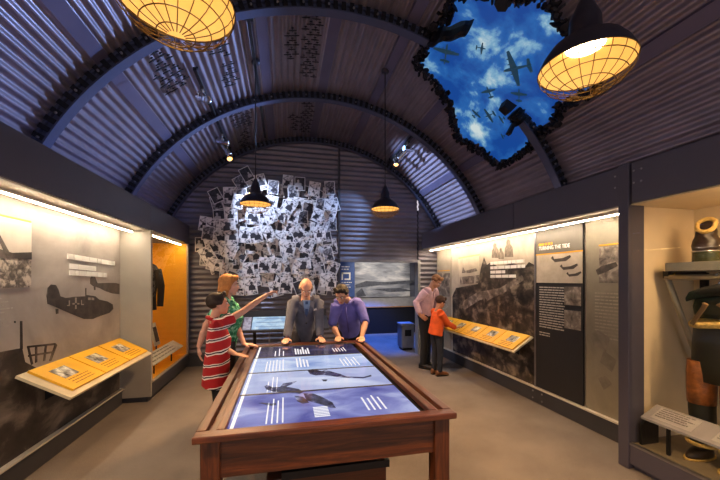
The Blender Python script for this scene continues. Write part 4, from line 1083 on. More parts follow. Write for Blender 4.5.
bm = B(); box(bm, (-.30, 6.43, 0), (-.27, 6.46, .86)); link('post', bm, M['bolt'], ks)
bm = B(); box(bm, (-.74, 6.43, .88), (.78, 6.47, 1.02)); link('backboard', bm, M['base'], ks)
bm = B(); box(bm, (.05, 6.40, 1.0), (.7, 6.43, 1.012)); link('trim_strip', bm, M['ledge'], ks)

# ================================================================ next gallery's furnishings
gw = root('gallery_graphic', (2.3, YG, 1.1), 'wide grey seascape picture with a blue side panel in the next gallery', 'picture')
xa, xb, xc = onY(338, 280, YG).x-.15, onY(354.5, 280, YG).x, min(onY(417, 280, YG).x+.1, 3.78)
bm = B(); box(bm, (xa, YG-.02, 1.06), (xb, YG+.03, 2.25)); bl = link('blue_panel', bm, plain('blue_panel', '#3f5a94', 0.5), gw)
bm = B(); y_ = YG-.02; c0 = onY(346, 275, y_)
for q in ([(341.5, 272.5), (350.5, 272.5), (350.5, 274), (341.5, 274)], [(341.5, 272.5), (343, 272.5), (343, 280), (341.5, 280)], [(349, 272.5), (350.5, 272.5), (350.5, 280), (349, 280)], [(344.5, 278.5), (349, 278.5), (349, 280), (344.5, 280)]):
    prism(bm, [onY(a, b, y_) for a, b in q], (0, -.004, 0))
word_rows(bm, onY(341.5, 266.2, y_), V((1, 0, 0)), vdn, .25, 2, .075, .03, V((0, -.004, 0)), 3, .05, .12)
word_rows(bm, onY(341.5, 282, y_), V((1, 0, 0)), vdn, .33, 3, .07, .025, V((0, -.004, 0)), 4, .04, .12)
link('lettering', bm, M['white'], bl)
SEA = photo_mat('print_sea', [(0.3, '#4a4e58'), (0.5, '#8b8f96'), (0.68, '#c8c8c8')], 1.6, 7.0, 0.4, (.7, 1, 3.2))
bm = B(); box(bm, (xb+.005, YG-.02, 1.06), (xc, YG+.03, 2.25)); pc = link('seascape', bm, SEA, gw)
bm = B()
for q in ([(355, 285), (366, 281), (385, 282), (416, 280), (416, 283), (380, 285), (356, 288)], [(356, 293), (362, 288), (366, 296), (357, 297)], [(372, 289), (400, 288), (414, 291), (390, 292)]):
    prism(bm, [onY(a, b, y_) for a, b in q], (0, -.003, 0))
link('dark_waves', bm, photo_mat('print_waves', [(.3, '#33363f'), (.7, '#5c6068')], 10.0), pc)
ct = root('gallery_counter', (2.4, YG-.3, 0), 'long black counter with a grey sloped top under the seascape picture', 'counter')
bm = B(); box(bm, (xa, YG-.35, 0), (xc+.2, YG+.03, .77)); link('counter_front', bm, plain('black_laminate', '#0e0e12', 0.5), ct)
bm = B(); prism(bm, [V((xa, YG-.38, .80)), V((xc+.2, YG-.38, .80)), V((xc+.2, YG+.03, 1.05)), V((xa, YG+.03, 1.05))], (0, 0, -.03)); link('sloped_top', bm, plain('grey_top', '#77777c', 0.45), ct)
bm = B(); box(bm, (xb+.2, YG-.385, .77), (xc, YG-.365, .795)); link('orange_strip', bm, plain('orange_edge', '#b9814a', 0.5), ct)
sp = root('stool', (2.70, 7.2, 0), 'small grey box stool beside the pale post at the gallery opening', 'stool')
bm = B(); box(bm, (2.55, 7.05, .05), (2.84, 7.36, .56)); o = link('body', bm, plain('grey_box', '#6d6f75', 0.5), sp); bevel(o, .01)
bm = B(); box(bm, (2.54, 7.04, .56), (2.85, 7.37, .60)); o = link('seat', bm, plain('grey_lid', '#85878c', 0.5), sp); bevel(o, .01)
bm = B(); box(bm, (2.58, 7.08, 0), (2.81, 7.33, .05)); link('base', bm, M['black'], sp)
bm = B(); box(bm, (2.62, 7.044, .32), (2.77, 7.05, .46)); link('hand_hole', bm, M['black'], sp)
# ================================================================ people
EYEW = plain('eye_white', '#d8d2cc', 0.3); IRIS = plain('iris', '#2a1d14', 0.3); BROW = plain('brow_hair', '#2a1a10', 0.8); LIP = plain('lip', '#a3574c', 0.5)
def skin(name, c): return plain(name, c, 0.5, 0, 0.06, 30.0, 0.05)
def lerp(a, b, t): return a+(b-a)*t
def arm_mesh(bm, sh, el, wr, hand, palm_n, side, k=1.0, r=1.0, fingers_curl=0.35, point=False):
    """upper arm, forearm and a five-fingered hand. hand: direction of the fingers; palm_n: out of the palm; side: toward the thumb"""
    tube(bm, [sh, lerp(sh, el, .5), el, lerp(el, wr, .35), lerp(el, wr, .8), wr], [.052*r, .047*r, .040*r, .041*r, .030*r, .026*r], 12)
    hand_mesh(bm, wr, hand, palm_n, side, k, fingers_curl, point)
def hand_mesh(bm, wr, d, n, s, k=1.0, curl=0.35, point=False):
    d = d.normalized(); n = (n-d*n.dot(d)).normalized(); s = (s-d*s.dot(d)-n*s.dot(n)).normalized()
    tube(bm, [wr-d*.02, wr+d*.03*k, wr+d*.075*k, wr+d*.092*k], [.026*k, .036*k, .041*k, .036*k], 12, 0, .42, s)
    for i, (o, L) in enumerate(((.030, .074), (.010, .082), (-.011, .076), (-.031, .060))):
        c = curl*(1+.15*i) if not (point and i == 0) else .05
        if point and i > 0: c = 1.1
        a = wr+d*.085*k+s*o*k; dd = d+s*o*1.2
        p1 = a+(dd*math.cos(c*.5)+n*math.sin(c*.5)).normalized()*L*.45*k
        p2 = p1+(dd*math.cos(c*1.2)+n*math.sin(c*1.2)).normalized()*L*.32*k
        p3 = p2+(dd*math.cos(c*1.9)+n*math.sin(c*1.9)).normalized()*L*.23*k
        tube(bm, [a-d*.02*k, a, p1, p2, p3], [.0105*k, .0102*k, .0095*k, .0088*k, .007*k], 8)
    t0 = wr+d*.03*k+s*.028*k; t1 = t0+(d*.55+s*.75+n*.15).normalized()*.034*k; t2 = t1+(d*.85+s*.35+n*.25).normalized()*.030*k
    tube(bm, [t0-s*.012*k, t0, t1, t2], [.013*k, .013*k, .0115*k, .009*k], 8)
def head_mesh(bm, c, f, u, k=1.0):
    """c: centre of the head; f: where the face looks; u: up"""
    f = f.normalized(); u = (u-f*u.dot(f)).normalized(); r = f.cross(u)
    A = (r, f, u)
    P = lambda x, y, z: c+(r*x+f*y+u*z)*k
    ell(bm, P(0, -.012, .030), (.074*k, .094*k, .088*k), A, 20)
    ell(bm, P(0, .018, -.030), (.062*k, .072*k, .074*k), A, 18)
    ell(bm, P(0, .048, -.082), (.036*k, .034*k, .030*k), A, 14)           # chin
    ell(bm, P(0, .060, .028), (.050*k, .030*k, .026*k), A, 12)             # brow
    for s in (1, -1):
        ell(bm, P(.036*s, .058, -.028), (.022*k, .022*k, .022*k), A, 10)  # cheeks
        ell(bm, P(.077*s, -.012, -.012), (.010*k, .022*k, .032*k), A, 10)  # ears
    tube(bm, [P(0, .080, .016), P(0, .094, -.008), P(0, .106, -.028), P(0, .088, -.036)], [.009*k, .011*k, .015*k, .012*k], 8)
    tube(bm, [P(.022, .078, -.060), P(0, .086, -.058), P(-.022, .078, -.060)], [.006*k, .008*k, .006*k], 8)
    return P, A
def face_parts(rt, P, A, k, brow=BROW, smile=True):
    for s in (1, -1):
        bm = B(); ell(bm, P(.031*s, .079, .004), (.013*k, .010*k, .009*k), A, 10); e = link('eye', bm, EYEW, rt)
        bm = B(); ell(bm, P(.031*s, .0865, .003), (.0065*k, .004*k, .0065*k), A, 8); link('iris', bm, IRIS, e)
        bm = B(); tube(bm, [P(.014*s, .090, .021), P(.032*s, .091, .027), P(.05*s, .076, .021)], [.004*k, .005*k, .003*k], 6); link('eyebrow', bm, brow, rt)
    bm = B(); tube(bm, [P(.024, .083, -.058), P(.010, .093, -.062), P(-.010, .093, -.062), P(-.024, .083, -.058)], [.003*k, .006*k, .006*k, .003*k], 8); link('lips', bm, LIP, rt)
def hair_mesh(P, A, k, length=0.0, fringe=.04, vol=1.0, thin=False, seed=1):
    bm = B(); r = random.Random(seed)
    if thin:   # a bald crown with a ring of hair at the back and sides
        for a in range(-11, 12):
            t = math.radians(a*10+180+90*0)
            x = .076*math.sin(math.radians(a*10)); y = -.012-.094*math.cos(math.radians(a*10))
            ell(bm, P(x, y, -.005+r.uniform(-.008, .008)), (.018*k, .018*k, .034*k), A, 8)
        return bm
    ell(bm, P(0, -.026, .044), (.083*k*vol, .096*k*vol, .088*k*vol), A, 20)
    for a in range(-8, 9):     # locks along the fringe and sides
        ang = math.radians(a*18)
        x = .080*vol*math.sin(ang); y = -.015+.090*vol*math.cos(ang)
        z = .098 if abs(a) < 4 else .03-length*.5
        ell(bm, P(x*.96, y*.9, z+r.uniform(-.01, .012)), (.024*k, .024*k, (.032+length*.5*(abs(a) >= 4))*k), A, 8)
    if length:
        for a in range(-6, 7):
            ang = math.radians(180+a*15); ell(bm, P(.075*math.sin(ang), -.015+.085*math.cos(ang), -.02-length*.5), (.028*k, .028*k, .06*k+length*.6*k), A, 8)
    return bm
def torso_secs(pel, chest, neck, side, specs):
    """rings from the hips up to the neck. specs: (t along pelvis>chest>neck, half width, half depth)"""
    out = []
    for t, w, d in specs:
        p = lerp(pel, chest, t) if t <= 1 else lerp(chest, neck, t-1)
        ax = (chest-pel).normalized() if t <= 1 else (neck-chest).normalized()
        s = (side-ax*side.dot(ax)).normalized(); f = ax.cross(s)
        out.append([p+s*w*math.cos(2*PI*k/20)+f*d*math.sin(2*PI*k/20) for k in range(20)])
    return out
def person(label, J, sk, k=1.0, head_k=1.0, female=False):
    """J: joints in the room. Builds one continuous body; clothes are added by the caller"""
    base = V(((J['ankL'].x+J['ankR'].x)/2, (J['ankL'].y+J['ankR'].y)/2, 0))
    rt = root('person', base, label, 'person')
    bm = B()
    P, A = head_mesh(bm, J['head'], J['look'], J['up'], head_k)
    tube(bm, [lerp(J['chest'], J['neck'], .6), J['neck'], J['head']-A[2]*.045*head_k-A[1]*.02*head_k], [.07*k, .054*k, .052*k], 14)
    side = (J['shR']-J['shL']).normalized()
    rings(bm, torso_secs(J['pel'], J['chest'], J['neck'], side, [(-.15, .14*k, .10*k), (0, .155*k, .105*k), (.5, .13*k, .09*k), (1, .155*k, .10*k), (1.5, .15*k, .085*k), (1.8, .08*k, .06*k)]))
    for s in 'LR':
        tube(bm, [lerp(J['sh'+s], J['neck'], .5), J['sh'+s]], [.05*k, .052*k], 10)
        arm_mesh(bm, J['sh'+s], J['el'+s], J['wr'+s], J['hd'+s], J['pn'+s], J['th'+s], J.get('hk', 1.0)*k**.5, k, J.get('curl'+s, .35), J.get('pt'+s, False))
        tube(bm, [J['hip'+s], lerp(J['hip'+s], J['kn'+s], .5), J['kn'+s], lerp(J['kn'+s], J['ank'+s], .35), J['ank'+s]], [.085*k, .072*k, .052*k, .053*k, .038*k], 12)
        toe = J['toe'+s].normalized()
        tube(bm, [J['ank'+s], J['ank'+s]+V((0, 0, -.045))+toe*.04, J['ank'+s]+V((0, 0, -.06))+toe*.13*k], [.036*k, .036*k, .026*k], 10)
    body = link('body', bm, sk, rt); fuse(body, .0065, 2, .5)
    face_parts(rt, P, A, head_k)
    return rt, P, A, side
def garment(name, bm, mat, rt, voxel=.010, it=5):
    o = link(name, bm, mat, rt); fuse(o, voxel, it, .5); return o
def shirt(J, side, k, sleeve=1.0, hem=-.25, loose=1.0, wide=1.0, collar=True):
    """torso and sleeves; sleeve: 0..2 (1 = elbow)"""
    bm = B()
    rings(bm, torso_secs(J['pel'], J['chest'], J['neck'], side, [(hem, .185*k*wide*loose, .135*k*loose), (0, .180*k*wide*loose, .132*k*loose), (.5, .168*k*wide*loose, .122*k*loose), (1, .185*k*wide, .125*k*loose), (1.45, .175*k*wide, .108*k), (1.72, .105*k, .080*k), (1.86, .070*k, .066*k)]))
    for s in 'LR':
        sh, el, wr = J['sh'+s], J['el'+s], J['wr'+s]
        tube(bm, [lerp(sh, J['neck'], .55), lerp(sh, J['neck'], .2), sh], [.064*k, .076*k, .080*k], 12)
        if sleeve <= 1: pts = [sh, lerp(sh, el, sleeve*.5), lerp(sh, el, sleeve)]; rd = [.080*k, .070*k*loose, .066*k*loose]
        else: pts = [sh, lerp(sh, el, .5), el, lerp(el, wr, (sleeve-1)*.5), lerp(el, wr, sleeve-1)]; rd = [.080*k, .066*k*loose, .058*k*loose, .054*k*loose, .046*k*loose]
        tube(bm, pts, rd, 12)
    return bm
def trousers(J, side, k, loose=1.0):
    bm = B()
    rings(bm, torso_secs(J['pel'], J['chest'], J['neck'], side, [(-.28, .15*k, .115*k), (-.1, .172*k, .125*k), (.12, .165*k, .118*k), (.28, .155*k, .112*k)]))
    for s in 'LR':
        tube(bm, [J['hip'+s]+V((0, 0, .03)), lerp(J['hip'+s], J['kn'+s], .5), J['kn'+s], lerp(J['kn'+s], J['ank'+s], .5), J['ank'+s]+V((0, 0, -.02))], [.098*k*loose, .085*k*loose, .068*k*loose, .062*k*loose, .058*k*loose], 14)
    return bm
def shoes(J, mat, rt, k, toes=None):
    for s in 'LR':
        t = J['toe'+s].normalized(); a = J['ank'+s]; sd = t.cross(V((0, 0, 1)))
        bm = B(); L = .27*k
        secs = []
        for f, w, h in ((-.28, .6, .075), (-.22, .85, .085), (0, .9, .09), (.25, 1, .065), (.55, 1.05, .05), (.7, .7, .035), (.74, .3, .02)):
            p = V((a.x, a.y, 0))+t*L*f; secs.append([p+sd*.042*k*w*math.cos(2*PI*q/14)+V((0, 0, h/2+.012+h/2*math.sin(2*PI*q/14))) for q in range(14)])
        rings(bm, secs); o = link('shoe', bm, mat, rt)
        bm = B(); prism(bm, [V((a.x, a.y, 0))+t*L*f+sd*w*.043*k for f, w in ((-.28, -.6), (-.2, -.95), (.25, -1.05), (.55, -1.05), (.74, -.4), (.74, .4), (.55, 1.05), (.25, 1.05), (-.2, .95), (-.28, .6))], (0, 0, .018)); link('sole', bm, M['black'], o)
def frame3(face):
    f = V(face).normalized(); f.z = 0; f.normalize(); r = f.cross(V((0, 0, 1))); return f, r
def stand(x, y, face, H, lean=0.0, k=1.0, stance=.10, hipz=.53):
    """default standing joints facing `face`, bending `lean` metres forward at the shoulders"""
    f, r = frame3(face); J = {}
    c = V((x, y, 0)); pz = H*hipz
    J['pel'] = c+V((0, 0, pz+.03)); J['chest'] = c+f*lean*.65+V((0, 0, pz+.03+H*.185)); J['neck'] = c+f*lean+V((0, 0, H*.845-lean*.28))
    for s, q in (('L', -1), ('R', 1)):
        J['sh'+s] = J['neck']+r*q*.185*k+V((0, 0, -.045*k))-f*lean*.08
        J['hip'+s] = c+r*q*.09*k+V((0, 0, pz)); J['kn'+s] = c+r*q*stance+f*.02+V((0, 0, H*.285)); J['ank'+s] = c+r*q*stance+V((0, 0, .085)); J['toe'+s] = f+r*q*.2
        J['el'+s] = J['sh'+s]+r*q*.06+V((0, 0, -H*.175)); J['wr'+s] = J['el'+s]+f*.05+V((0, 0, -H*.145))
        J['hd'+s] = V((0, 0, -1)); J['pn'+s] = -r*q; J['th'+s] = f
    J['head'] = J['neck']+f*.05+V((0, 0, H*.085)); J['look'] = f; J['up'] = V((0, 0, 1))
    return J, f, r
def bend_elbow(sh, wr, l1, l2, hint):
    """elbow position for given upper-arm and forearm lengths"""
    d = wr-sh; L = min(d.length, (l1+l2)*.999); u = d.normalized()
    a = (l1*l1-l2*l2+L*L)/(2*L); h = math.sqrt(max(l1*l1-a*a, 0))
    n = (hint-u*hint.dot(u)).normalized()
    return sh+u*a+n*h
DN = V((0, 0, -1)); UP = V((0, 0, 1))
def lay(name, col, **kw): return plain(name, col, 0.85, 0, .15, 14.0, .25)
HZ = TZ+.012     # palm on the table
def table_hand(J, s, wr, fdir, thumb, l1, l2, hint, curl=.15):
    J['wr'+s] = V(wr); J['el'+s] = bend_elbow(J['sh'+s], V(wr), l1, l2, hint); J['hd'+s] = V(fdir); J['pn'+s] = DN; J['th'+s] = thumb; J['curl'+s] = curl

# --- man in the grey suit, leaning on the far end of the table
J, f, r = stand(.255, 4.40, (0.05, -1, 0), 1.70, .17)
J['head'] = onY(306, 288, 4.16); J['look'] = V((0.0, -.80, -.62)); J['up'] = V((0, -.55, .8))
J['neck'] = J['head']+V((0, .075, -.135)); J['chest'] = V((.255, 4.31, 1.22))
for s, q in (('L', -1), ('R', 1)): J['sh'+s] = V((.257-q*.152, 4.26, 1.315))
# facing the camera: his right hand is at the picture's left
table_hand(J, 'R', (.02, 4.03, .893), (-.15, -.9, -.1), V((1, 0, 0)), .255, .225, V((-.25, 1, 0)))
table_hand(J, 'L', (.415, 4.03, .893), (.1, -.9, -.1), V((-1, 0, 0)), .255, .225, V((.25, 1, 0)))
rt, P, A, side = person('bald older man in a grey suit leaning on the far end of the touch table', J, skin('skin_fair', '#c89884'), 1.0, .98)
SUIT = lay('suit_wool', '#5a5f72')
bm = shirt(J, side, 1.0, 1.93, -.55, 1.0, .86); jk = garment('suit_jacket', bm, SUIT, rt)
ch = (J['chest']+J['neck'])/2; fw = V((0, -1, -.25)).normalized()
def on_chest(x, z, y): return V((.257+x, y, z-.065))
bm = B(); prism(bm, [on_chest(-.048, 1.405, 4.085), on_chest(.048, 1.405, 4.085), on_chest(.042, 1.33, 4.075), on_chest(0, 1.19, 4.145), on_chest(-.042, 1.33, 4.075)], (0, .05, 0)); link('shirt_front', bm, plain('blue_shirt', '#7d9ac4', 0.8), rt)
bm = B(); prism(bm, [on_chest(-.016, 1.395, 4.072), on_chest(.016, 1.395, 4.072), on_chest(.02, 1.24, 4.10), on_chest(0, 1.19, 4.135), on_chest(-.02, 1.24, 4.10)], (0, .02, 0)); link('tie', bm, plain('blue_tie', '#2f4a78', 0.5), rt)
for q in (1, -1):
    bm = B(); prism(bm, [on_chest(q*.045, 1.415, 4.085), on_chest(q*.095, 1.38, 4.09), on_chest(q*.085, 1.31, 4.085), on_chest(q*.0, 1.175, 4.135), on_chest(q*.036, 1.33, 4.07)], (0, .012, 0)); link('lapel', bm, SUIT, jk)
bm = B(); prism(bm, [on_chest(.085, 1.275, 4.10), on_chest(.125, 1.285, 4.105), on_chest(.118, 1.312, 4.10), on_chest(.10, 1.297, 4.10), on_chest(.09, 1.305, 4.10)], (0, .012, 0)); link('pocket_square', bm, M['white'], jk)
bm = B(); lathe(bm, [(.001, 0), (.010, 0), (.010, .004), (.001, .005)], on_chest(0.0, 1.12, 4.155), 10, 0, (0, -1, 0)); link('button', bm, M['black'], jk)
bm = trousers(J, side, 1.0); garment('trousers', bm, lay('suit_trousers', '#3a3b46'), rt)
shoes(J, plain('black_shoe', '#15120f', 0.3), rt, 1.0)
bm = hair_mesh(P, A, .98, thin=True); garment('hair', bm, plain('grey_hair', '#7d746c', 0.9), rt, .008, 2)

# --- man in the violet-blue shirt
J, f, r = stand(.86, 4.50, (-.25, -1, 0), 1.75, .2)
J['head'] = onY(341.5, 294.5, 4.10); J['look'] = V((-.42, -.75, -.55)); J['up'] = V((-.25, -.45, .8))
J['neck'] = V((.775, 4.24, 1.335)); J['chest'] = V((.82, 4.33, 1.12)); J['pel'] = V((.86, 4.46, .92))
J['shR'] = V((.645, 4.20, 1.275)); J['shL'] = V((.945, 4.25, 1.27))
table_hand(J, 'R', (.640, 4.03, .893), (-.2, -.9, -.1), V((1, 0, 0)), .26, .245, V((-.3, .9, 0)))
table_hand(J, 'L', (.915, 3.95, .893), (-.25, -.9, -.1), V((-1, 0, 0)), .26, .245, V((.9, .5, 0)))
rt, P, A, side = person('dark-haired man in a violet-blue shirt leaning on the table corner', J, skin('skin_tan', '#be9078'), 1.0, .98)
VIO = lay('violet_shirt', '#5f60b4')
bm = shirt(J, side, 1.0, 1.05, -.22, 1.02, .86); st = garment('shirt', bm, VIO, rt)
for q in (1, -1):
    n_ = J['neck']; bm = B(); tube(bm, [n_+V((q*.065, .03, .005)), n_+V((q*.06, -.05, -.01)), n_+V((q*.02-.02, -.10, -.055))], [.022, .024, .014], 8, 0, .5); link('collar', bm, VIO, st)
bm = B(); tube(bm, [V((.745, 4.125, 1.25)), V((.765, 4.165, 1.12)), V((.80, 4.26, .98)), V((.82, 4.30, .90))], .008, 6); link('button_placket', bm, lay('violet_placket', '#4d4890'), st)
bm = trousers(J, side, 1.0); garment('trousers', bm, lay('dark_trousers', '#17161c'), rt)
shoes(J, plain('black_shoe2', '#15120f', 0.3), rt, 1.0)
bm = hair_mesh(P, A, .98, 0.0, seed=3); garment('hair', bm, plain('black_hair', '#17110d', 0.7, 0, .3, 40.0, .4), rt, .008, 2)

# --- boy in the red striped shirt, pointing at the collage
def stripes():
    m, nt, b = newmat('red_striped_cotton')
    co = coords(nt); sp_ = N(nt, 'ShaderNodeSeparateXYZ'); nt.links.new(co, sp_.inputs[0])
    nz = N(nt, 'ShaderNodeTexNoise', Scale=4.0); nt.links.new(co, nz.inputs['Vector'])
    a = N(nt, 'ShaderNodeMath', operation='MULTIPLY_ADD'); a.inputs[1].default_value = .10; nt.links.new(nz.outputs[0], a.inputs[0]); nt.links.new(sp_.outputs[2], a.inputs[2])
    x = N(nt, 'ShaderNodeMath', operation='MULTIPLY_ADD'); x.inputs[1].default_value = -.18; nt.links.new(sp_.outputs[0], x.inputs[0]); nt.links.new(a.outputs[0], x.inputs[2])
    d = N(nt, 'ShaderNodeMath', operation='DIVIDE'); d.inputs[1].default_value = .112; nt.links.new(x.outputs[0], d.inputs[0])
    fr = N(nt, 'ShaderNodeMath', operation='FRACT'); nt.links.new(d.outputs[0], fr.inputs[0])
    r = ramp(nt, fr.outputs[0], [(0, '#a8161d'), (.52, '#e8dcd8'), (.62, '#1d1a28'), (.72, '#e8dcd8'), (.80, '#a8161d')]); r.color_ramp.interpolation = 'CONSTANT'
    nt.links.new(r.outputs[0], b.inputs['Base Color']); b.inputs['Roughness'].default_value = .85
    n2 = N(nt, 'ShaderNodeTexNoise', Scale=16.0); nt.links.new(co, n2.inputs['Vector']); bump(nt, b, n2.outputs[0], .25)
    return m
bk_ = .80
J, f, r = stand(-.635, 3.40, (1, .25, 0), 1.44, .07, bk_, .08)
J['head'] = onY(218.5, 304.5, 3.40); J['look'] = V((.95, .35, .12)); J['up'] = V((-.05, 0, 1))
J['neck'] = J['head']+V((-.035, -.02, -.135)); J['chest'] = V((-.615, 3.40, 1.04)); J['pel'] = V((-.635, 3.40, .78))
J['shR'] = J['neck']+V((.07, -.13, -.045)); J['shL'] = J['neck']+V((-.02, .15, -.045))
hp = onY(267, 294.5, 3.52); J['wrR'] = hp; J['elR'] = bend_elbow(J['shR'], hp, .255, .235, V((0, 0, -1))); J['hdR'] = V((.85, .25, .35)); J['pnR'] = V((.2, -.3, -.9)); J['thR'] = V((-.2, .5, .6)); J['ptR'] = True
table_hand(J, 'L', (-.455, 3.30, .898), (.75, -.35, -.1), V((.4, .8, 0)), .24, .22, V((-.8, .3, 0)))
J['hk'] = .92
rt, P, A, side = person('boy in a red striped polo shirt pointing up at the photo collage', J, skin('skin_boy', '#ca957c'), bk_, .90)
bm = shirt(J, side, bk_, .55, -.75, 1.12, 1.0); garment('polo_shirt', bm, stripes(), rt)
n_ = J['neck']; bm = B(); rr = [n_+V((.062*math.cos(2*PI*q/14), .062*math.sin(2*PI*q/14), .0-.02*math.cos(2*PI*q/14))) for q in range(15)]; tube(bm, rr, .016, 6); link('collar', bm, plain('red_collar', '#a8161d', .85), rt)
bm = trousers(J, side, bk_, .95); garment('trousers', bm, lay('boy_trousers', '#15141a'), rt)
shoes(J, plain('pale_trainer', '#a8957a', 0.6), rt, bk_)
bm = hair_mesh(P, A, .90, 0.0, seed=5, vol=1.03); garment('hair', bm, plain('brown_hair', '#2b1a10', 0.7, 0, .3, 40.0, .4), rt, .008, 2)

# --- fair-haired person in the green top behind the boy
J, f, r = stand(-.62, 3.90, (1, .1, 0), 1.68, .12, .92, .09)
J['head'] = onY(229.5, 285.5, 3.86); J['look'] = V((.95, .0, -.05)); J['up'] = V((0, 0, 1))
J['neck'] = J['head']+V((-.035, .0, -.145)); J['chest'] = V((-.56, 3.88, 1.20)); J['pel'] = V((-.64, 3.90, .93))
J['shR'] = J['neck']+V((0, -.165, -.05)); J['shL'] = J['neck']+V((0, .165, -.05))
J['elR'] = V((-.80, 3.72, 1.12)); J['wrR'] = V((-.865, 3.70, .90)); J['hdR'] = V((.1, -.05, -1)); J['pnR'] = V((.8, .3, 0)); J['thR'] = V((.3, -1, 0))
table_hand(J, 'L', (-.43, 3.78, .898), (.9, -.2, -.1), V((.3, -.9, 0)), .27, .25, V((-.8, .5, 0)))
rt, P, A, side = person('fair-haired person in a green top standing behind the boy in red', J, skin('skin_fair2', '#d3a490'), .90, .95)
GRN = photo_mat('green_print', [(0.38, '#0f5a40'), (0.5, '#1f8a62'), (0.62, '#8ad0b4')], 30.0, 4.0, .8)
bm = shirt(J, side, .92, .7, -.35, 1.02, .95); garment('green_top', bm, GRN, rt)
bm = trousers(J, side, .92); garment('trousers', bm, lay('grey_trousers', '#2a2930'), rt)
shoes(J, plain('brown_shoe', '#3a2618', 0.5), rt, .9)
bm = hair_mesh(P, A, .95, .05, seed=7, vol=1.06); garment('hair', bm, plain('fair_hair', '#a9713a', 0.75, 0, .25, 40.0, .4), rt, .008, 2)

# --- man in the pale pink shirt by the right reading rail
J, f, r = stand(2.49, 5.66, (.75, -.65, 0), 1.76, .10, 1.0, .11)
J['head'] = onY(436, 281.5, 5.52); J['look'] = V((.55, -.55, -.62)); J['up'] = V((.35, -.3, .85))
J['neck'] = J['head']+V((-.075, .05, -.13)); J['chest'] = V((2.50, 5.62, 1.24)); J['pel'] = V((2.49, 5.66, .96))
J['shR'] = J['neck']+V((-.15, -.115, -.055)); J['shL'] = J['neck']+V((.13, .12, -.055))
J['elR'] = J['shR']+V((-.07, .02, -.28)); J['wrR'] = onY(420, 315, 5.44); J['elR'] = bend_elbow(J['shR'], J['wrR'], .25, .23, V((-1, .4, 0))); J['hdR'] = V((.75, -.2, -.5)); J['pnR'] = V((.2, .9, -.2)); J['thR'] = V((.5, 0, .8))
J['elL'] = J['shL']+V((.08, .05, -.28)); J['wrL'] = J['elL']+V((.06, -.1, -.23))
rt, P, A, side = person('man in a pale pink shirt and dark trousers behind the boy in orange', J, skin('skin_warm', '#b78566'), 1.0, .98)
bm = shirt(J, side, 1.0, 1.85, -.02, 1.06, 1.0); sh_ = garment('shirt', bm, lay('pink_shirt', '#c9aab4'), rt)
bm = B(); tube(bm, [J['neck']+V((.02, -.09, -.02)), J['chest']+V((.09, -.11, .1)), J['pel']+V((.09, -.09, .08))], .008, 6); link('button_placket', bm, lay('pink_placket', '#b4939e'), sh_)
bm = trousers(J, side, 1.0); garment('trousers', bm, lay('black_trousers', '#101014'), rt)
p_ = J['pel']; bm = B(); s_ = torso_secs(J['pel'], J['chest'], J['neck'], side, [(.20, .172, .128), (.30, .170, .126)]); rings(bm, s_); link('belt', bm, plain('belt_leather', '#21150e', .4), rt)
shoes(J, plain('black_shoe3', '#17120f', 0.35), rt, 1.05)
bm = hair_mesh(P, A, .98, 0.0, seed=9, vol=.97); garment('hair', bm, plain('sandy_hair', '#7d5430', 0.8, 0, .25, 40.0, .3), rt, .008, 2)

# --- boy in the orange sweatshirt at the right reading rail
ok_ = .78
J, f, r = stand(2.47, 5.14, (1, .25, 0), 1.34, .05, ok_, .07)
J['head'] = onY(440.5, 302.5, 5.12); J['look'] = V((.9, .25, -.35)); J['up'] = V((.25, 0, .95))
J['neck'] = J['head']+V((-.06, .0, -.12)); J['chest'] = V((2.49, 5.13, .98)); J['pel'] = V((2.455, 5.14, .73))
J['shR'] = J['neck']+V((0, -.135, -.045)); J['shL'] = J['neck']+V((0, .135, -.045))
J['wrR'] = V((2.80, 5.10, .775)); J['elR'] = bend_elbow(J['shR'], J['wrR'], .235, .215, V((-.6, -.3, -.8))); J['hdR'] = V((.9, .2, .25)); J['pnR'] = DN; J['thR'] = V((0, 1, 0)); J['curlR'] = .2
J['wrL'] = V((2.80, 5.36, .775)); J['elL'] = bend_elbow(J['shL'], J['wrL'], .235, .215, V((-.6, .3, -.8))); J['hdL'] = V((.9, -.2, .25)); J['pnL'] = DN; J['thL'] = V((0, -1, 0)); J['curlL'] = .2
J['hk'] = .9
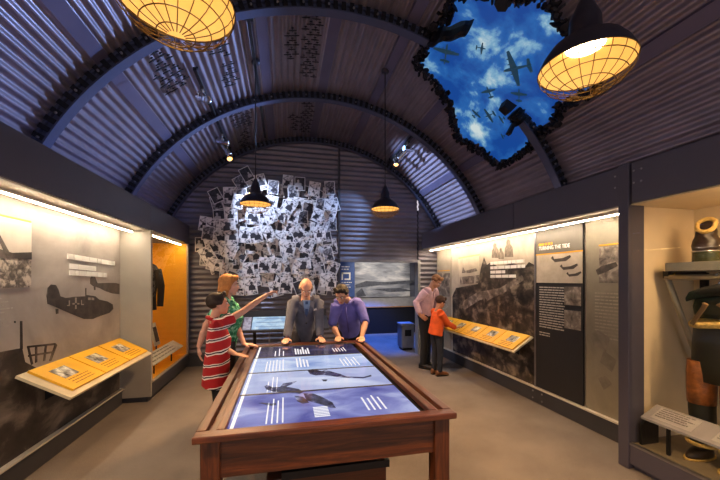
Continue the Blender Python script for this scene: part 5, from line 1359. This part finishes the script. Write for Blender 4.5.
rt, P, A, side = person('boy in an orange sweatshirt reading the long amber rail', J, skin('skin_boy2', '#b58162'), ok_, .88)
bm = shirt(J, side, ok_, 1.9, -.22, 1.12, 1.0); garment('sweatshirt', bm, lay('orange_fleece', '#d2541a'), rt)
bm = trousers(J, side, ok_, .95); garment('jeans', bm, lay('dark_denim', '#1e222c'), rt)
shoes(J, plain('tan_shoe', '#7a4d2c', 0.5), rt, .82)
bm = hair_mesh(P, A, .88, 0.0, seed=11, vol=1.03); garment('hair', bm, plain('brown_hair2', '#3a2114', 0.75, 0, .25, 40.0, .4), rt, .008, 2)
# ================================================================ camera, world, added fill behind the camera, gallery lights
cam = bpy.data.cameras.new('camera'); co = bpy.data.objects.new('camera', cam); COL.objects.link(co)
co.location = (0, 0, EYE); co.rotation_euler = (PI/2, 0, -YAW)
cam.sensor_width = 36; cam.lens = FPX/720*36; cam.shift_y = 39/720; cam.clip_start = .02
sc.camera = co
w = bpy.data.worlds.new('world'); sc.world = w; w.use_nodes = True
w.node_tree.nodes['Background'].inputs[0].default_value = (.50, .46, .52, 1); w.node_tree.nodes['Background'].inputs[1].default_value = 1.5
for x_ in (-.345, 1.245):  # fill spots added behind the camera to light the table front, no lamp bodies
    lamp('pendant_or_fill_beam', 'SPOT', (x_, -1.8, 2.5), '#ffc98c', 180, (x_, -1.8, 0), spot_size=math.radians(135), spot_blend=.6, shadow_soft_size=.05)
# blue gallery beyond the opening
lamp('gallery_wash', 'SPOT', (2.3, 8.0, 2.9), '#4076ff', 1100, (2.2, 8.3, 0), spot_size=math.radians(72), spot_blend=.6, shadow_soft_size=.1)
lamp('gallery_picture_light', 'SPOT', (2.7, 8.2, 2.9), '#fff0dd', 260, (2.8, 9.8, 1.5), spot_size=math.radians(75), spot_blend=.8, shadow_soft_size=.1)
vs = sc.view_settings
sc.display_settings.display_device = 'sRGB'
vs.view_transform = 'Standard'; vs.look = 'None'; vs.gamma = 1; vs.use_curve_mapping = False
vs.exposure = 0.0
